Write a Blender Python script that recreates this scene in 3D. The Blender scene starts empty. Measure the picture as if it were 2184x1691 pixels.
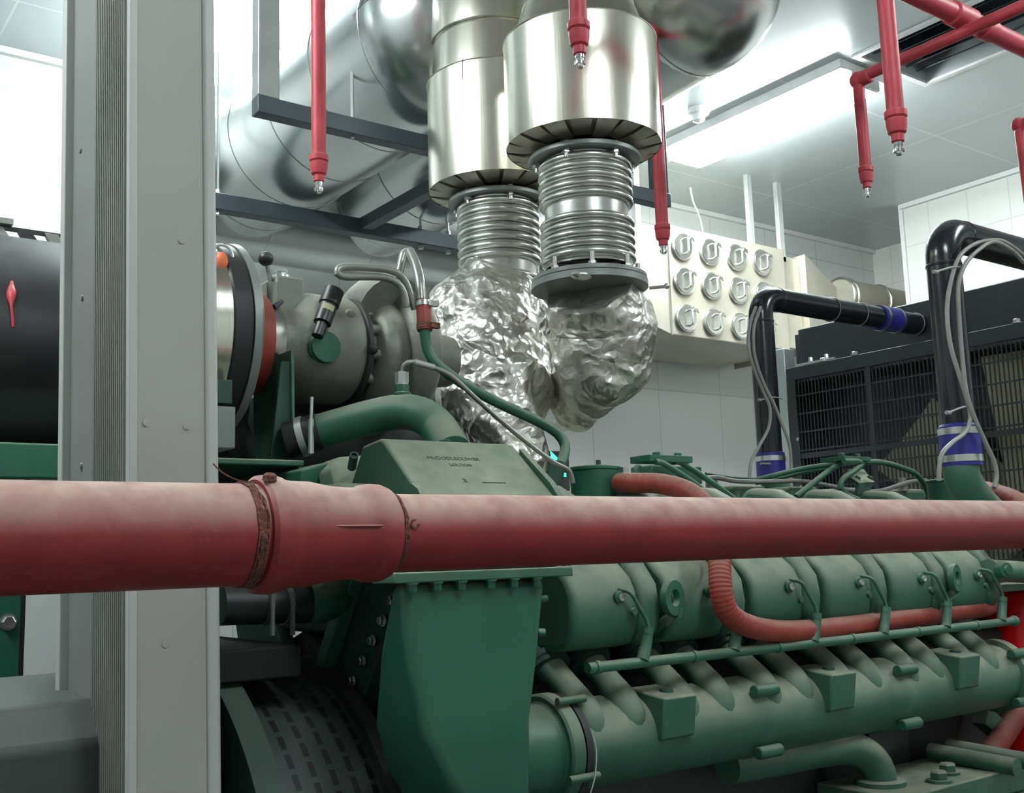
import bpy, math, random
from mathutils import Vector, Matrix, noise
random.seed(7)
PI = math.pi
SC = bpy.context.scene
COL = SC.collection

# ------------------------------------------------------------------ camera
FPX, CX, CY, EYE = 2300.0, 1092.0, 845.5, 1.6
def _solve():
    a = (4250.0 - CX, 1092.0 - CY); s = -.031
    u = (-FPX*FPX - a[1]*(a[1] - s*a[0])) / (a[0] + a[1]*s)
    x3 = CX + u; y3 = 1092.0 + s*(x3 - 4250.0)
    d1 = Vector((a[0], -a[1], -FPX)).normalized()
    d3 = Vector((x3 - CX, -(y3 - CY), -FPX)).normalized()
    return Matrix((d1, d3, d1.cross(d3)))
CAMROT = _solve()
cam_data = bpy.data.cameras.new('camera')
cam_data.sensor_width = 36.0; cam_data.sensor_fit = 'HORIZONTAL'
cam_data.lens = FPX*36.0/2184.0
cam_data.clip_start = 0.02; cam_data.clip_end = 60
cam = bpy.data.objects.new('camera', cam_data); COL.objects.link(cam)
cam.matrix_world = Matrix.Translation((0, 0, EYE)) @ CAMROT.to_4x4()
SC.camera = cam

# ------------------------------------------------------------------ world, exposure
world = bpy.data.worlds.new('room_air'); SC.world = world; world.use_nodes = True
world.node_tree.nodes['Background'].inputs[0].default_value = (.75, .82, .85, 1)
world.node_tree.nodes['Background'].inputs[1].default_value = 0.05
SC.view_settings.view_transform = 'Standard'
SC.view_settings.look = 'None'
SC.view_settings.gamma = 1.0
SC.view_settings.exposure = 0.0
SC.view_settings.use_curve_mapping = False
# ceiling luminaires: (x, y, runs along 'x' or 'y', brightness)
LAMPS = [(4.35, 3.55, 'y', 15, 'bright tube ceiling light glaring in front of the ceiling opening'),
         (1.60, 4.05, 'y', 11, 'bright tube ceiling light glaring behind the polished overhead duct')]
LAMPS_UNSEEN = [(1.0, -0.6, 'y', 8.5), (4.0, 0.2, 'y', 7.5), (-0.45, 2.2, 'y', 11)]

def at(px, py, X=None, Y=None, Z=None, d=None):
    """point seen at a photo pixel, on a given plane of the room (or at a given depth)"""
    r = CAMROT @ Vector(((px - CX)/FPX, -(py - CY)/FPX, -1.0))
    if d is not None: t = d
    elif X is not None: t = X/r.x
    elif Y is not None: t = Y/r.y
    else: t = (Z - EYE)/r.z
    return Vector((0, 0, EYE)) + t*r

# ------------------------------------------------------------------ materials
def nt(name):
    m = bpy.data.materials.new(name); m.use_nodes = True
    return m, m.node_tree, m.node_tree.nodes['Principled BSDF']
def N(t, typ, **kw):
    n = t.nodes.new(typ)
    for k, v in kw.items(): setattr(n, k, v)
    return n
def rgba(c): return (c[0], c[1], c[2], 1)
def mat(name, base, rough=.5, metal=0., dust=None, dustc=(.33, .32, .26), var=.12, vscale=6., bump=0., bscale=40., stretch=None, spec=.5, dlo=.05, dhi=.95, aniso=0.):
    m, t, b = nt(name)
    tc = N(t, 'ShaderNodeTexCoord'); mp = N(t, 'ShaderNodeMapping')
    t.links.new(tc.outputs['Object'], mp.inputs[0])
    if stretch: mp.inputs['Scale'].default_value = stretch
    nz = N(t, 'ShaderNodeTexNoise'); nz.inputs['Scale'].default_value = vscale; nz.inputs['Detail'].default_value = 6
    t.links.new(mp.outputs[0], nz.inputs['Vector'])
    mr = N(t, 'ShaderNodeMapRange'); mr.inputs[1].default_value = .3; mr.inputs[2].default_value = .7
    mr.inputs[3].default_value = 1 - var; mr.inputs[4].default_value = 1 + var
    t.links.new(nz.outputs[0], mr.inputs[0])
    hs = N(t, 'ShaderNodeMix', data_type='RGBA', blend_type='MULTIPLY'); hs.inputs[0].default_value = 1
    hs.inputs[6].default_value = rgba(base); t.links.new(mr.outputs[0], hs.inputs[7])
    colout = hs.outputs[2]
    b.inputs['Roughness'].default_value = rough; b.inputs['Metallic'].default_value = metal
    b.inputs['Specular IOR Level'].default_value = spec
    if aniso: b.inputs['Anisotropic'].default_value = aniso
    if dust:
        g = N(t, 'ShaderNodeNewGeometry'); sp = N(t, 'ShaderNodeSeparateXYZ'); t.links.new(g.outputs['Normal'], sp.inputs[0])
        m1 = N(t, 'ShaderNodeMapRange', interpolation_type='SMOOTHSTEP'); m1.inputs[1].default_value = dlo; m1.inputs[2].default_value = dhi
        m1.inputs[4].default_value = dust
        t.links.new(sp.outputs[2], m1.inputs[0])
        n2 = N(t, 'ShaderNodeTexNoise'); n2.inputs['Scale'].default_value = vscale*1.7; n2.inputs['Detail'].default_value = 8
        t.links.new(tc.outputs['Object'], n2.inputs['Vector'])
        m2 = N(t, 'ShaderNodeMapRange'); m2.inputs[1].default_value = .3; m2.inputs[2].default_value = .65; m2.inputs[3].default_value = .45; m2.inputs[4].default_value = 1.0
        t.links.new(n2.outputs[0], m2.inputs[0])
        mu = N(t, 'ShaderNodeMath', operation='MULTIPLY'); t.links.new(m1.outputs[0], mu.inputs[0]); t.links.new(m2.outputs[0], mu.inputs[1])
        mx = N(t, 'ShaderNodeMix', data_type='RGBA'); t.links.new(mu.outputs[0], mx.inputs[0]); t.links.new(colout, mx.inputs[6]); mx.inputs[7].default_value = rgba(dustc)
        colout = mx.outputs[2]
        r1 = N(t, 'ShaderNodeMapRange'); r1.inputs[3].default_value = rough; r1.inputs[4].default_value = .95; t.links.new(mu.outputs[0], r1.inputs[0]); t.links.new(r1.outputs[0], b.inputs['Roughness'])
        if metal > 0:
            r2 = N(t, 'ShaderNodeMapRange'); r2.inputs[3].default_value = metal; r2.inputs[4].default_value = 0; t.links.new(mu.outputs[0], r2.inputs[0]); t.links.new(r2.outputs[0], b.inputs['Metallic'])
    t.links.new(colout, b.inputs['Base Color'])
    if bump:
        n3 = N(t, 'ShaderNodeTexNoise'); n3.inputs['Scale'].default_value = bscale; n3.inputs['Detail'].default_value = 5
        t.links.new(mp.outputs[0], n3.inputs['Vector'])
        bp = N(t, 'ShaderNodeBump'); bp.inputs['Strength'].default_value = bump; bp.inputs['Distance'].default_value = .01
        t.links.new(n3.outputs[0], bp.inputs['Height']); t.links.new(bp.outputs[0], b.inputs['Normal'])
    return m
def tilemat(name, base, line, su, sv, axis, lw=.006, rough=.35, offu=0., offv=0., metal=0., dado=None):
    """panelled wall: joints every su metres along 'axis' and sv metres up (or across)"""
    m, t, b = nt(name)
    tc = N(t, 'ShaderNodeNewGeometry'); sp = N(t, 'ShaderNodeSeparateXYZ'); t.links.new(tc.outputs['Position'], sp.inputs[0])
    def joint(out, step, off):
        a = N(t, 'ShaderNodeMath', operation='ADD'); a.inputs[1].default_value = off + 40*step; t.links.new(out, a.inputs[0])
        q = N(t, 'ShaderNodeMath', operation='MODULO'); q.inputs[1].default_value = step; t.links.new(a.outputs[0], q.inputs[0])
        l = N(t, 'ShaderNodeMath', operation='LESS_THAN'); l.inputs[1].default_value = lw; t.links.new(q.outputs[0], l.inputs[0])
        return l.outputs[0]
    u = joint(sp.outputs[axis[0]], su, offu); v = joint(sp.outputs[axis[1]], sv, offv)
    mx = N(t, 'ShaderNodeMath', operation='MAXIMUM'); t.links.new(u, mx.inputs[0]); t.links.new(v, mx.inputs[1])
    nz = N(t, 'ShaderNodeTexNoise'); nz.inputs['Scale'].default_value = 1.3; nz.inputs['Detail'].default_value = 5; t.links.new(tc.outputs['Position'], nz.inputs['Vector'])
    mr = N(t, 'ShaderNodeMapRange'); mr.inputs[1].default_value = .3; mr.inputs[2].default_value = .7; mr.inputs[3].default_value = .93; mr.inputs[4].default_value = 1.05; t.links.new(nz.outputs[0], mr.inputs[0])
    hm = N(t, 'ShaderNodeMix', data_type='RGBA', blend_type='MULTIPLY'); hm.inputs[0].default_value = 1; hm.inputs[6].default_value = rgba(base); t.links.new(mr.outputs[0], hm.inputs[7])
    src = hm.outputs[2]
    if dado:
        lt = N(t, 'ShaderNodeMath', operation='LESS_THAN'); lt.inputs[1].default_value = dado[0]; t.links.new(sp.outputs[2], lt.inputs[0])
        dm = N(t, 'ShaderNodeMix', data_type='RGBA'); dm.inputs[7].default_value = rgba(dado[1]); t.links.new(lt.outputs[0], dm.inputs[0]); t.links.new(src, dm.inputs[6]); src = dm.outputs[2]
    cm = N(t, 'ShaderNodeMix', data_type='RGBA'); cm.inputs[7].default_value = rgba(line); t.links.new(mx.outputs[0], cm.inputs[0]); t.links.new(src, cm.inputs[6])
    t.links.new(cm.outputs[2], b.inputs['Base Color']); b.inputs['Roughness'].default_value = rough; b.inputs['Metallic'].default_value = metal
    bp = N(t, 'ShaderNodeBump'); bp.inputs['Strength'].default_value = .5; bp.inputs['Distance'].default_value = -.003
    t.links.new(mx.outputs[0], bp.inputs['Height']); t.links.new(bp.outputs[0], b.inputs['Normal'])
    return m
def emis(name, c, s):
    m, t, b = nt(name); b.inputs['Base Color'].default_value = rgba(c); b.inputs['Emission Color'].default_value = rgba(c); b.inputs['Emission Strength'].default_value = s
    return m
def foilmat():
    m, t, b = nt('crumpled_foil')
    b.inputs['Base Color'].default_value = (.74, .72, .66, 1); b.inputs['Metallic'].default_value = .92; b.inputs['Roughness'].default_value = .27
    tc = N(t, 'ShaderNodeTexCoord')
    nz = N(t, 'ShaderNodeTexNoise'); nz.inputs['Scale'].default_value = 9; nz.inputs['Detail'].default_value = 3; t.links.new(tc.outputs['Object'], nz.inputs['Vector'])
    vm = N(t, 'ShaderNodeVectorMath', operation='MULTIPLY_ADD'); vm.inputs[1].default_value = (.12, .12, .12); t.links.new(nz.outputs['Color'], vm.inputs[0]); t.links.new(tc.outputs['Object'], vm.inputs[2])
    v = N(t, 'ShaderNodeTexVoronoi', feature='DISTANCE_TO_EDGE'); v.inputs['Scale'].default_value = 12; t.links.new(vm.outputs[0], v.inputs['Vector'])
    v2 = N(t, 'ShaderNodeTexVoronoi'); v2.inputs['Scale'].default_value = 34; t.links.new(vm.outputs[0], v2.inputs['Vector'])
    ad = N(t, 'ShaderNodeMath', operation='MULTIPLY_ADD'); ad.inputs[1].default_value = .35; t.links.new(v2.outputs['Distance'], ad.inputs[0]); t.links.new(v.outputs['Distance'], ad.inputs[2])
    bp = N(t, 'ShaderNodeBump'); bp.inputs['Strength'].default_value = .5; bp.inputs['Distance'].default_value = .03; t.links.new(ad.outputs[0], bp.inputs['Height']); t.links.new(bp.outputs[0], b.inputs['Normal'])
    n2 = N(t, 'ShaderNodeTexNoise'); n2.inputs['Scale'].default_value = 5; t.links.new(tc.outputs['Object'], n2.inputs['Vector'])
    cr = N(t, 'ShaderNodeMapRange'); cr.inputs[1].default_value = .35; cr.inputs[2].default_value = .7; cr.inputs[3].default_value = .30; cr.inputs[4].default_value = .50; t.links.new(n2.outputs[0], cr.inputs[0]); t.links.new(cr.outputs[0], b.inputs['Roughness'])
    return m
def slotmat():
    m, t, b = nt('slotted_guard')
    tc = N(t, 'ShaderNodeTexCoord'); sp = N(t, 'ShaderNodeSeparateXYZ'); t.links.new(tc.outputs['Object'], sp.inputs[0])
    ay = N(t, 'ShaderNodeMath', operation='ARCTAN2'); t.links.new(sp.outputs[1], ay.inputs[0]); t.links.new(sp.outputs[2], ay.inputs[1])
    cb = N(t, 'ShaderNodeCombineXYZ'); t.links.new(sp.outputs[0], cb.inputs[1]); t.links.new(ay.outputs[0], cb.inputs[0])
    bk = N(t, 'ShaderNodeTexBrick'); bk.inputs['Color1'].default_value = (.004, .005, .005, 1); bk.inputs['Color2'].default_value = (.004, .005, .005, 1); bk.inputs['Mortar'].default_value = (.035, .05, .045, 1)
    bk.inputs['Scale'].default_value = 1; bk.inputs['Mortar Size'].default_value = .012; bk.inputs['Brick Width'].default_value = .09; bk.inputs['Row Height'].default_value = .034
    t.links.new(cb.outputs[0], bk.inputs['Vector']); t.links.new(bk.outputs[0], b.inputs['Base Color']); b.inputs['Roughness'].default_value = .6
    return m

M = {}
M['green'] = mat('green_paint_dusty', (.026, .105, .066), .45, dust=.9, dustc=(.35, .355, .27), dlo=-.2, dhi=.9, vscale=9)
M['greenclean'] = mat('green_paint', (.017, .100, .060), .38, dust=.6, dustc=(.26, .28, .21), dlo=.1)
M['greendark'] = mat('green_paint_grimy', (.014, .050, .036), .6, dust=.35, dustc=(.14, .15, .12))
M['greenpipe'] = mat('green_tube', (.024, .115, .072), .4, dust=.8, dustc=(.28, .30, .23), dlo=-.1)
M['darkcast'] = mat('dark_casting', (.018, .022, .020), .6, dust=.4, dustc=(.07, .07, .055))  # one near-black base for low, recessed and joint parts
M['red'] = mat('red_fire_paint', (.20, .010, .013), .5, dust=.95, dustc=(.54, .40, .34), dlo=-.1, dhi=.95, vscale=14, bump=.06, bscale=160)
M['redthin'] = mat('red_fire_paint_clean', (.44, .038, .055), .5, dust=.3, dustc=(.55, .35, .32), vscale=18, bump=.1)
M['redgloss'] = mat('red_gloss', (.62, .008, .012), .2, var=.04)
M['redhose'] = mat('red_silicone', (.26, .035, .022), .5, dust=.55, dustc=(.32, .25, .19), dlo=.1, vscale=20)
M['steel'] = mat('brushed_stainless', (.82, .80, .69), .24, 1., var=.05, stretch=(1, 1, .04), vscale=60, bump=.05, bscale=60, aniso=.5)
M['duct'] = mat('polished_cladding', (.66, .69, .68), .24, 1., var=.05, vscale=2, bump=.12, bscale=2.2)
M['bellow'] = mat('bellows_steel', (.66, .67, .63), .30, .95, dust=.12, dustc=(.32, .32, .28), dlo=.5, var=.15)
M['flange'] = mat('grey_painted_flange', (.22, .24, .23), .45, .4, dust=.3)
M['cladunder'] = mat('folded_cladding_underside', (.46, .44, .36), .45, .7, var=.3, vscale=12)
M['bolt'] = mat('zinc_bolts', (.62, .62, .60), .3, 1.)
M['foil'] = foilmat()
M['castgrey'] = mat('grey_cast_iron', (.20, .21, .18), .5, .35, dust=.75, dustc=(.36, .35, .28), dlo=.1, bump=.2, bscale=60)
M['greypipe'] = mat('grey_tube', (.30, .31, .28), .35, .6, dust=.4)
M['black'] = mat('black_rubber', (.012, .013, .014), .4, dust=.25, dustc=(.12, .12, .11))
M['blackpipe'] = mat('black_gloss_pipe', (.010, .013, .018), .22, dust=.7, dustc=(.16, .17, .17), dlo=.45)
M['blackframe'] = mat('black_steel_frame', (.030, .036, .042), .4, dust=.3, dustc=(.08, .08, .08))
M['blue'] = mat('blue_silicone', (.018, .018, .20), .4)
M['beam'] = mat('dark_grey_steel', (.07, .09, .105), .45, .2)
M['white'] = mat('white_enamel', (.74, .76, .74), .4, var=.03)
M['galv'] = mat('galvanised_strut', (.62, .65, .64), .35, .7)
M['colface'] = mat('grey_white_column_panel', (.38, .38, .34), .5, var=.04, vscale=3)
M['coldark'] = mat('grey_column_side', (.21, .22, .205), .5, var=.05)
M['coltrim'] = mat('light_column_trim', (.50, .51, .48), .45, var=.03)
M['colrib'] = mat('ribbed_aluminium', (.36, .36, .33), .4, .3, var=.05)
M['plenum'] = mat('beige_stainless_box', (.52, .49, .40), .38, .5, var=.12, vscale=4)
M['lid'] = mat('turned_stainless_lid', (.72, .71, .66), .25, 1., var=.1)
M['tubewhite'] = mat('white_plastic_hose', (.26, .26, .24), .45)
M['core'] = mat('fan_blade_dust', (.42, .41, .28), .6, dust=.2)
M['hempred'] = mat('red_stained_hemp', (.16, .06, .04), .9, var=.4, vscale=40, bump=.8, bscale=200)
M['orange'] = mat('orange_plastic', (.75, .16, .06), .5)
M['yellowlab'] = mat('pale_label', (.45, .42, .25), .6)
M['clear'] = mat('chrome_nozzle', (.8, .8, .8), .12, 1.)
M['lampbody'] = mat('lamp_white_body', (.8, .8, .8), .4)
M['wall'] = tilemat('white_wall_panels', (.68, .70, .68), (.50, .52, .51), .565, .55, (0, 2), lw=.007, offu=-.275, offv=-.98)
M['wallr'] = tilemat('white_tiled_wall', (.74, .74, .70), (.60, .60, .57), .28, .35, (1, 2), lw=.006, offu=0, offv=-.1)
M['wallplain'] = tilemat('white_wall_plain', (.66, .68, .67), (.5, .52, .5), 1.2, 1.2, (0, 2))
M['ceil'] = tilemat('metal_ceiling_panels', (.50, .55, .555), (.66, .70, .70), 1.15, 1.2, (0, 1), lw=.010, rough=.3, offu=.3, offv=.35, metal=.15)
M['floor'] = mat('grey_floor_paint', (.16, .165, .16), .5, var=.15, vscale=2)
M['slots'] = slotmat()
M['void'] = mat('matte_black', (.006, .007, .007), .8)  # plain near-black, fills the dark patch above the slotted guard
M['dimgreen'] = mat('grey_green_enamel', (.045, .055, .048), .55, dust=.3, dustc=(.10, .11, .10))
M['lampglow'] = None

# ------------------------------------------------------------------ mesh builder
def frame_of(d):
    d = d.normalized(); u = Vector((0, 0, 1)) if abs(d.z) < .9 else Vector((1, 0, 0))
    a = d.cross(u).normalized(); return a, d.cross(a).normalized()
class MB:
    def __init__(s): s.v = []; s.f = []
    def add(s, vs, fs):
        n = len(s.v); s.v += [Vector(x) for x in vs]; s.f += [tuple(i + n for i in f) for f in fs]; return s
    def box(s, lo, hi):
        (a, b, c), (d, e, f) = lo, hi
        return s.add([(a, b, c), (d, b, c), (d, e, c), (a, e, c), (a, b, f), (d, b, f), (d, e, f), (a, e, f)],
                     [(0, 3, 2, 1), (4, 5, 6, 7), (0, 1, 5, 4), (1, 2, 6, 5), (2, 3, 7, 6), (3, 0, 4, 7)])
    def obox(s, c, ax, ay, az):
        c, ax, ay, az = map(Vector, (c, ax, ay, az))
        vs = [c + i*ax + j*ay + k*az for k in (-1, 1) for (i, j) in ((-1, -1), (1, -1), (1, 1), (-1, 1))]
        return s.add(vs, [(0, 3, 2, 1), (4, 5, 6, 7), (0, 1, 5, 4), (1, 2, 6, 5), (2, 3, 7, 6), (3, 0, 4, 7)])
    def prism(s, poly, ext):
        ext = Vector(ext); n = len(poly); vs = [Vector(p) for p in poly] + [Vector(p) + ext for p in poly]
        nrm = Vector((0, 0, 0))
        for i in range(n):
            nrm += vs[i].cross(vs[(i+1) % n])
        flip = nrm.dot(ext) > 0
        fs = [tuple(range(n)) if not flip else tuple(reversed(range(n)))]
        fs += [tuple(reversed(range(n, 2*n))) if not flip else tuple(range(n, 2*n))]
        for i in range(n):
            j = (i+1) % n
            q = (i, j, j+n, i+n); fs.append(q if flip else tuple(reversed(q)))
        return s.add(vs, fs)
    def lathe(s, o, d, prof, seg=32, cap=True, a0=0., a1=2*PI):
        o = Vector(o); d = Vector(d).normalized(); a, b = frame_of(d); full = abs(a1 - a0 - 2*PI) < 1e-6
        n = seg if full else seg + 1; vs = []
        for (h, r) in prof:
            for i in range(n):
                t = a0 + (a1 - a0)*i/seg; vs.append(o + d*h + (a*math.cos(t) + b*math.sin(t))*r)
        fs = []
        for k in range(len(prof) - 1):
            for i in range(seg):
                j = (i+1) % n; fs.append((k*n+i, k*n+j, (k+1)*n+j, (k+1)*n+i))
        if cap and full:
            if prof[0][1] > 1e-5: fs.append(tuple(reversed(range(n))))
            if prof[-1][1] > 1e-5: fs.append(tuple(range((len(prof)-1)*n, len(prof)*n)))
        return s.add(vs, fs)
    def cyl(s, p, q, r, r2=None, seg=24):
        p = Vector(p); q = Vector(q); return s.lathe(p, q - p, [(0, r), ((q-p).length, r if r2 is None else r2)], seg)
    def tube(s, path, r, seg=14, rib=0., pitch=.006, cap=True, step=None, raw=False):
        P = [Vector(p) for p in path]
        if not raw and len(P) > 2: P = smoothpath(P, step or .012)
        elif rib: P = resample(P, step or pitch/4)
        R = r if callable(r) else None
        n = len(P); vs = []; L = 0; prev = None; a = None
        for k in range(n):
            d = (P[min(k+1, n-1)] - P[max(k-1, 0)]).normalized()
            if a is None: a, _ = frame_of(d)
            a = (a - d*a.dot(d)).normalized(); b = d.cross(a)
            if k: L += (P[k]-P[k-1]).length
            rr = R(k/(n-1)) if R else r
            if rib: rr *= 1 + rib*math.cos(2*PI*L/pitch)
            for i in range(seg):
                t = 2*PI*i/seg; vs.append(P[k] + (a*math.cos(t) + b*math.sin(t))*rr)
        fs = [(k*seg+i, k*seg+(i+1) % seg, (k+1)*seg+(i+1) % seg, (k+1)*seg+i) for k in range(n-1) for i in range(seg)]
        if cap: fs += [tuple(reversed(range(seg))), tuple(range((n-1)*seg, n*seg))]
        return s.add(vs, fs)
    def sphere(s, c, r, seg=20, rings=12, sc=(1, 1, 1)):
        c = Vector(c)
        prof = [(-r*math.cos(PI*k/rings), max(r*math.sin(PI*k/rings), 1e-6)) for k in range(rings+1)]
        m = MB().lathe((0, 0, 0), (0, 0, 1), prof, seg, cap=False)
        return s.add([c + Vector((v.x*sc[0], v.y*sc[1], v.z*sc[2])) for v in m.v], m.f)
    def torus(s, c, d, R, r, seg=36, rs=10, a0=0, a1=2*PI):
        c = Vector(c); d = Vector(d).normalized(); a, b = frame_of(d)
        full = abs(a1-a0-2*PI) < 1e-6; n = seg if full else seg+1; vs = []
        for i in range(n):
            t = a0+(a1-a0)*i/seg; e = a*math.cos(t)+b*math.sin(t)
            for j in range(rs):
                w = 2*PI*j/rs; vs.append(c + e*(R+r*math.cos(w)) + d*r*math.sin(w))
        fs = [(i*rs+j, ((i+1) % n)*rs+j, ((i+1) % n)*rs+(j+1) % rs, i*rs+(j+1) % rs) for i in range(seg) for j in range(rs)]
        if not full: fs += [tuple(reversed(range(rs))), tuple(range(seg*rs, seg*rs+rs))]
        return s.add(vs, fs)
    def hexbolt(s, p, d, r=.008, h=.006, washer=True):
        d = Vector(d).normalized(); p = Vector(p)
        if washer: s.lathe(p - d*.001, d, [(0, r*1.35), (h*.25, r*1.35)], 14)
        return s.lathe(p, d, [(0, r), (h, r), (h*1.15, r*.85)], 6)
    def build(s, name, m, parent=None, bevel=0., seg=2, label=None, kind=None, ang=38, loc=None):
        me = bpy.data.meshes.new(name); o = bpy.data.objects.new(name, me); COL.objects.link(o)
        org = Vector(loc) if loc is not None else (WORLD[parent.name] if parent else (sum(s.v, Vector())/max(1, len(s.v))))
        me.from_pydata([tuple(v - org) for v in s.v], [], s.f); me.validate(); me.update()
        me.polygons.foreach_set('use_smooth', [True]*len(me.polygons)); me.set_sharp_from_angle(angle=math.radians(ang))
        me.materials.append(M[m] if isinstance(m, str) else m)
        if parent:
            o.parent = parent
            if loc is not None: o.location = org - WORLD[parent.name]
        else: o.location = org
        WORLD[o.name] = org
        if bevel:
            bv = o.modifiers.new('bevel', 'BEVEL'); bv.width = bevel; bv.segments = seg; bv.limit_method = 'ANGLE'; bv.angle_limit = math.radians(30)
        if label: o['label'] = label
        if kind: o['kind'] = kind
        return o
WORLD = {}
def resample(P, step):
    out = [P[0]]
    for a, b in zip(P, P[1:]):
        n = max(1, int(round((b-a).length/step)))
        out += [a + (b-a)*i/n for i in range(1, n+1)]
    return out
def smoothpath(P, step):
    """centripetal-ish catmull rom"""
    out = [P[0]]; Q = [2*P[0]-P[1]] + P + [2*P[-1]-P[-2]]
    for i in range(1, len(Q)-2):
        a, b, c, d = Q[i-1:i+3]; n = max(2, int((c-b).length/step))
        ta = (c-a); tb = (d-b); L = (c-b).length
        ta = ta*(L/max(1e-6, (b-a).length+L)); tb = tb*(L/max(1e-6, (d-c).length+L))
        for k in range(1, n+1):
            t = k/n; h1 = 2*t**3-3*t*t+1; h2 = t**3-2*t*t+t; h3 = -2*t**3+3*t*t; h4 = t**3-t*t
            out.append(b*h1 + ta*h2 + c*h3 + tb*h4)
    return out
def bend(P, r, n=8):
    """polyline with rounded corners of radius r"""
    P = [Vector(p) for p in P]; out = [P[0]]
    for a, b, c in zip(P, P[1:], P[2:]):
        u = (a-b).normalized(); v = (c-b).normalized(); ang = u.angle(v); t = min(r/math.tan(ang/2), .48*min((a-b).length, (c-b).length)); rr = t*math.tan(ang/2)
        ctr = b + (u+v).normalized()*(rr/math.sin(ang/2)); s = b+u*t - ctr; e = b+v*t - ctr
        w = s.angle(e)
        for k in range(n+1): out.append(ctr + (s*math.sin((1-k/n)*w) + e*math.sin(k/n*w))/math.sin(w) if w > 1e-4 else b)
    out.append(P[-1]); return out
def tag(o, label=None, cat=None, group=None, kind=None):
    if label: o['label'] = label
    if cat: o['category'] = cat
    if group: o['group'] = group
    if kind: o['kind'] = kind
    return o
def thing(name, label, cat, loc, group=None):
    o = bpy.data.objects.new(name, None); COL.objects.link(o); o.location = loc; o.empty_display_size = .1
    WORLD[o.name] = Vector(loc); return tag(o, label, cat, group)
def dup(o, off, parent=None, top=True):
    c = o.copy(); COL.objects.link(c)
    if parent: c.parent = parent
    if top: c.location = Vector(o.location) + Vector(off)
    WORLD[c.name] = WORLD[o.name] + Vector(off)
    for ch in list(o.children): dup(ch, off, c, False)
    return c
def struct(mb, name, m, **k):
    o = mb.build(name, m, **k); o['kind'] = 'structure'; return o

# ================================================================== THE ROOM
ZC, YW = 3.9, 4.92
struct(MB().box((-2.6, YW, 0), (7.35, YW+.15, ZC)), 'wall_back', 'wall')
struct(MB().box((7.2, 4.12, 0), (7.35, YW, ZC)), 'wall_recess', 'wallr')
struct(MB().box((6.4, -2.6, 0), (7.35, 4.12, ZC)), 'wall_right', 'wallr')
struct(MB().box((-2.75, -2.6, 0), (-2.6, YW+.15, ZC)), 'wall_left', 'wallplain')
struct(MB().box((-2.75, -2.75, 0), (7.35, -2.6, ZC)), 'wall_front', 'wallplain')
struct(MB().box((-2.75, -2.75, -.15), (7.35, YW+.15, 0)), 'floor', 'floor')
# ceiling with a rectangular opening
OX0, OX1, OY0, OY1 = 4.22, 4.76, 1.35, 2.86
cb = MB()
for lo, hi in (((-2.75, -2.75), (OX0, YW+.15)), ((OX1, -2.75), (7.35, YW+.15)), ((OX0, -2.75), (OX1, OY0)), ((OX0, OY1), (OX1, YW+.15))):
    cb.box((lo[0], lo[1], ZC), (hi[0], hi[1], ZC+.12))
struct(cb, 'ceiling', 'ceil')
struct(MB().box((6.385, 4.105, 0), (6.43, 4.135, ZC)), 'trim_1', 'white')
tr = MB().box((-2.6, YW-.03, ZC-.03), (7.2, YW, ZC)); struct(tr, 'trim_2', 'white')
tr = MB().box((6.37, -2.6, ZC-.03), (6.4, 4.12, ZC)); struct(tr, 'trim_3', 'white')
t = thing('ceiling_vent', 'dark louvred opening in the metal ceiling behind the crossing red pipes', 'vent', (4.49, 2.1, ZC))
MB().box((OX0, OY0, ZC+.25), (OX1, OY1, ZC+.27)).box((OX0-.01, OY0, ZC+.12), (OX0, OY1, ZC+.27)).box((OX1, OY0, ZC+.12), (OX1+.01, OY1, ZC+.27)).box((OX0, OY1, ZC+.12), (OX1, OY1+.01, ZC+.27)).box((OX0, OY0-.01, ZC+.12), (OX1, OY0, ZC+.27)).build('duct_box', 'beam', t)
f = MB()
for (a, b, c, d) in ((OX0-.03, OY0-.03, OX1+.03, OY0), (OX0-.03, OY1, OX1+.03, OY1+.03), (OX0-.03, OY0, OX0, OY1), (OX1, OY0, OX1+.03, OY1)): f.box((a, b, ZC-.012), (c, d, ZC))
f.build('frame', 'lampbody', t)
for k in range(6):
    x = OX0+.05+k*.088; MB().obox((x, (OY0+OY1)/2, ZC+.05), (.035, 0, .02), (0, (OY1-OY0)/2-.002, 0), (-.001, 0, .002)).build('slat', 'beam', t)

# ------------------------------------------------------------------ luminaires
def luminaire(x, y, ax, e, label):
    t = thing('ceiling_light', label, 'ceiling light', (x, y, ZC))
    L, W = .62, .19
    def bx(m, u0, v0, z0, u1, v1, z1):
        return m.box((x+u0, y+v0, z0), (x+u1, y+v1, z1)) if ax == 'y' else m.box((x+v0, y+u0, z0), (x+v1, y+u1, z1))
    bx(MB(), -W, -L, ZC-.05, W, L, ZC).build('housing', 'lampbody', t, bevel=.006)
    g = emis('lamp_glow', (.90, .985, 1.0), e)
    for s in (-.12, 0, .12):
        a = (x+s, y-L+.02, ZC-.075) if ax == 'y' else (x-L+.02, y+s, ZC-.075)
        b = (x+s, y+L-.02, ZC-.075) if ax == 'y' else (x+L-.02, y+s, ZC-.075)
        MB().cyl(a, b, .022, seg=12).build('tube', g, t)
    for q in (-L, L-.02): bx(MB(), -.11, q, ZC-.10, .11, q+.02, ZC-.05).build('end_cap', 'lampbody', t)
for x, y, ax, e, lb in LAMPS: luminaire(x, y, ax, e*9, lb)
for k, (x, y, ax, e) in enumerate(LAMPS_UNSEEN): luminaire(x, y, ax, e*9, ['bright tube ceiling light above the photographer', 'bright tube ceiling light over the right aisle', 'bright tube ceiling light over the left aisle'][k])
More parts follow.
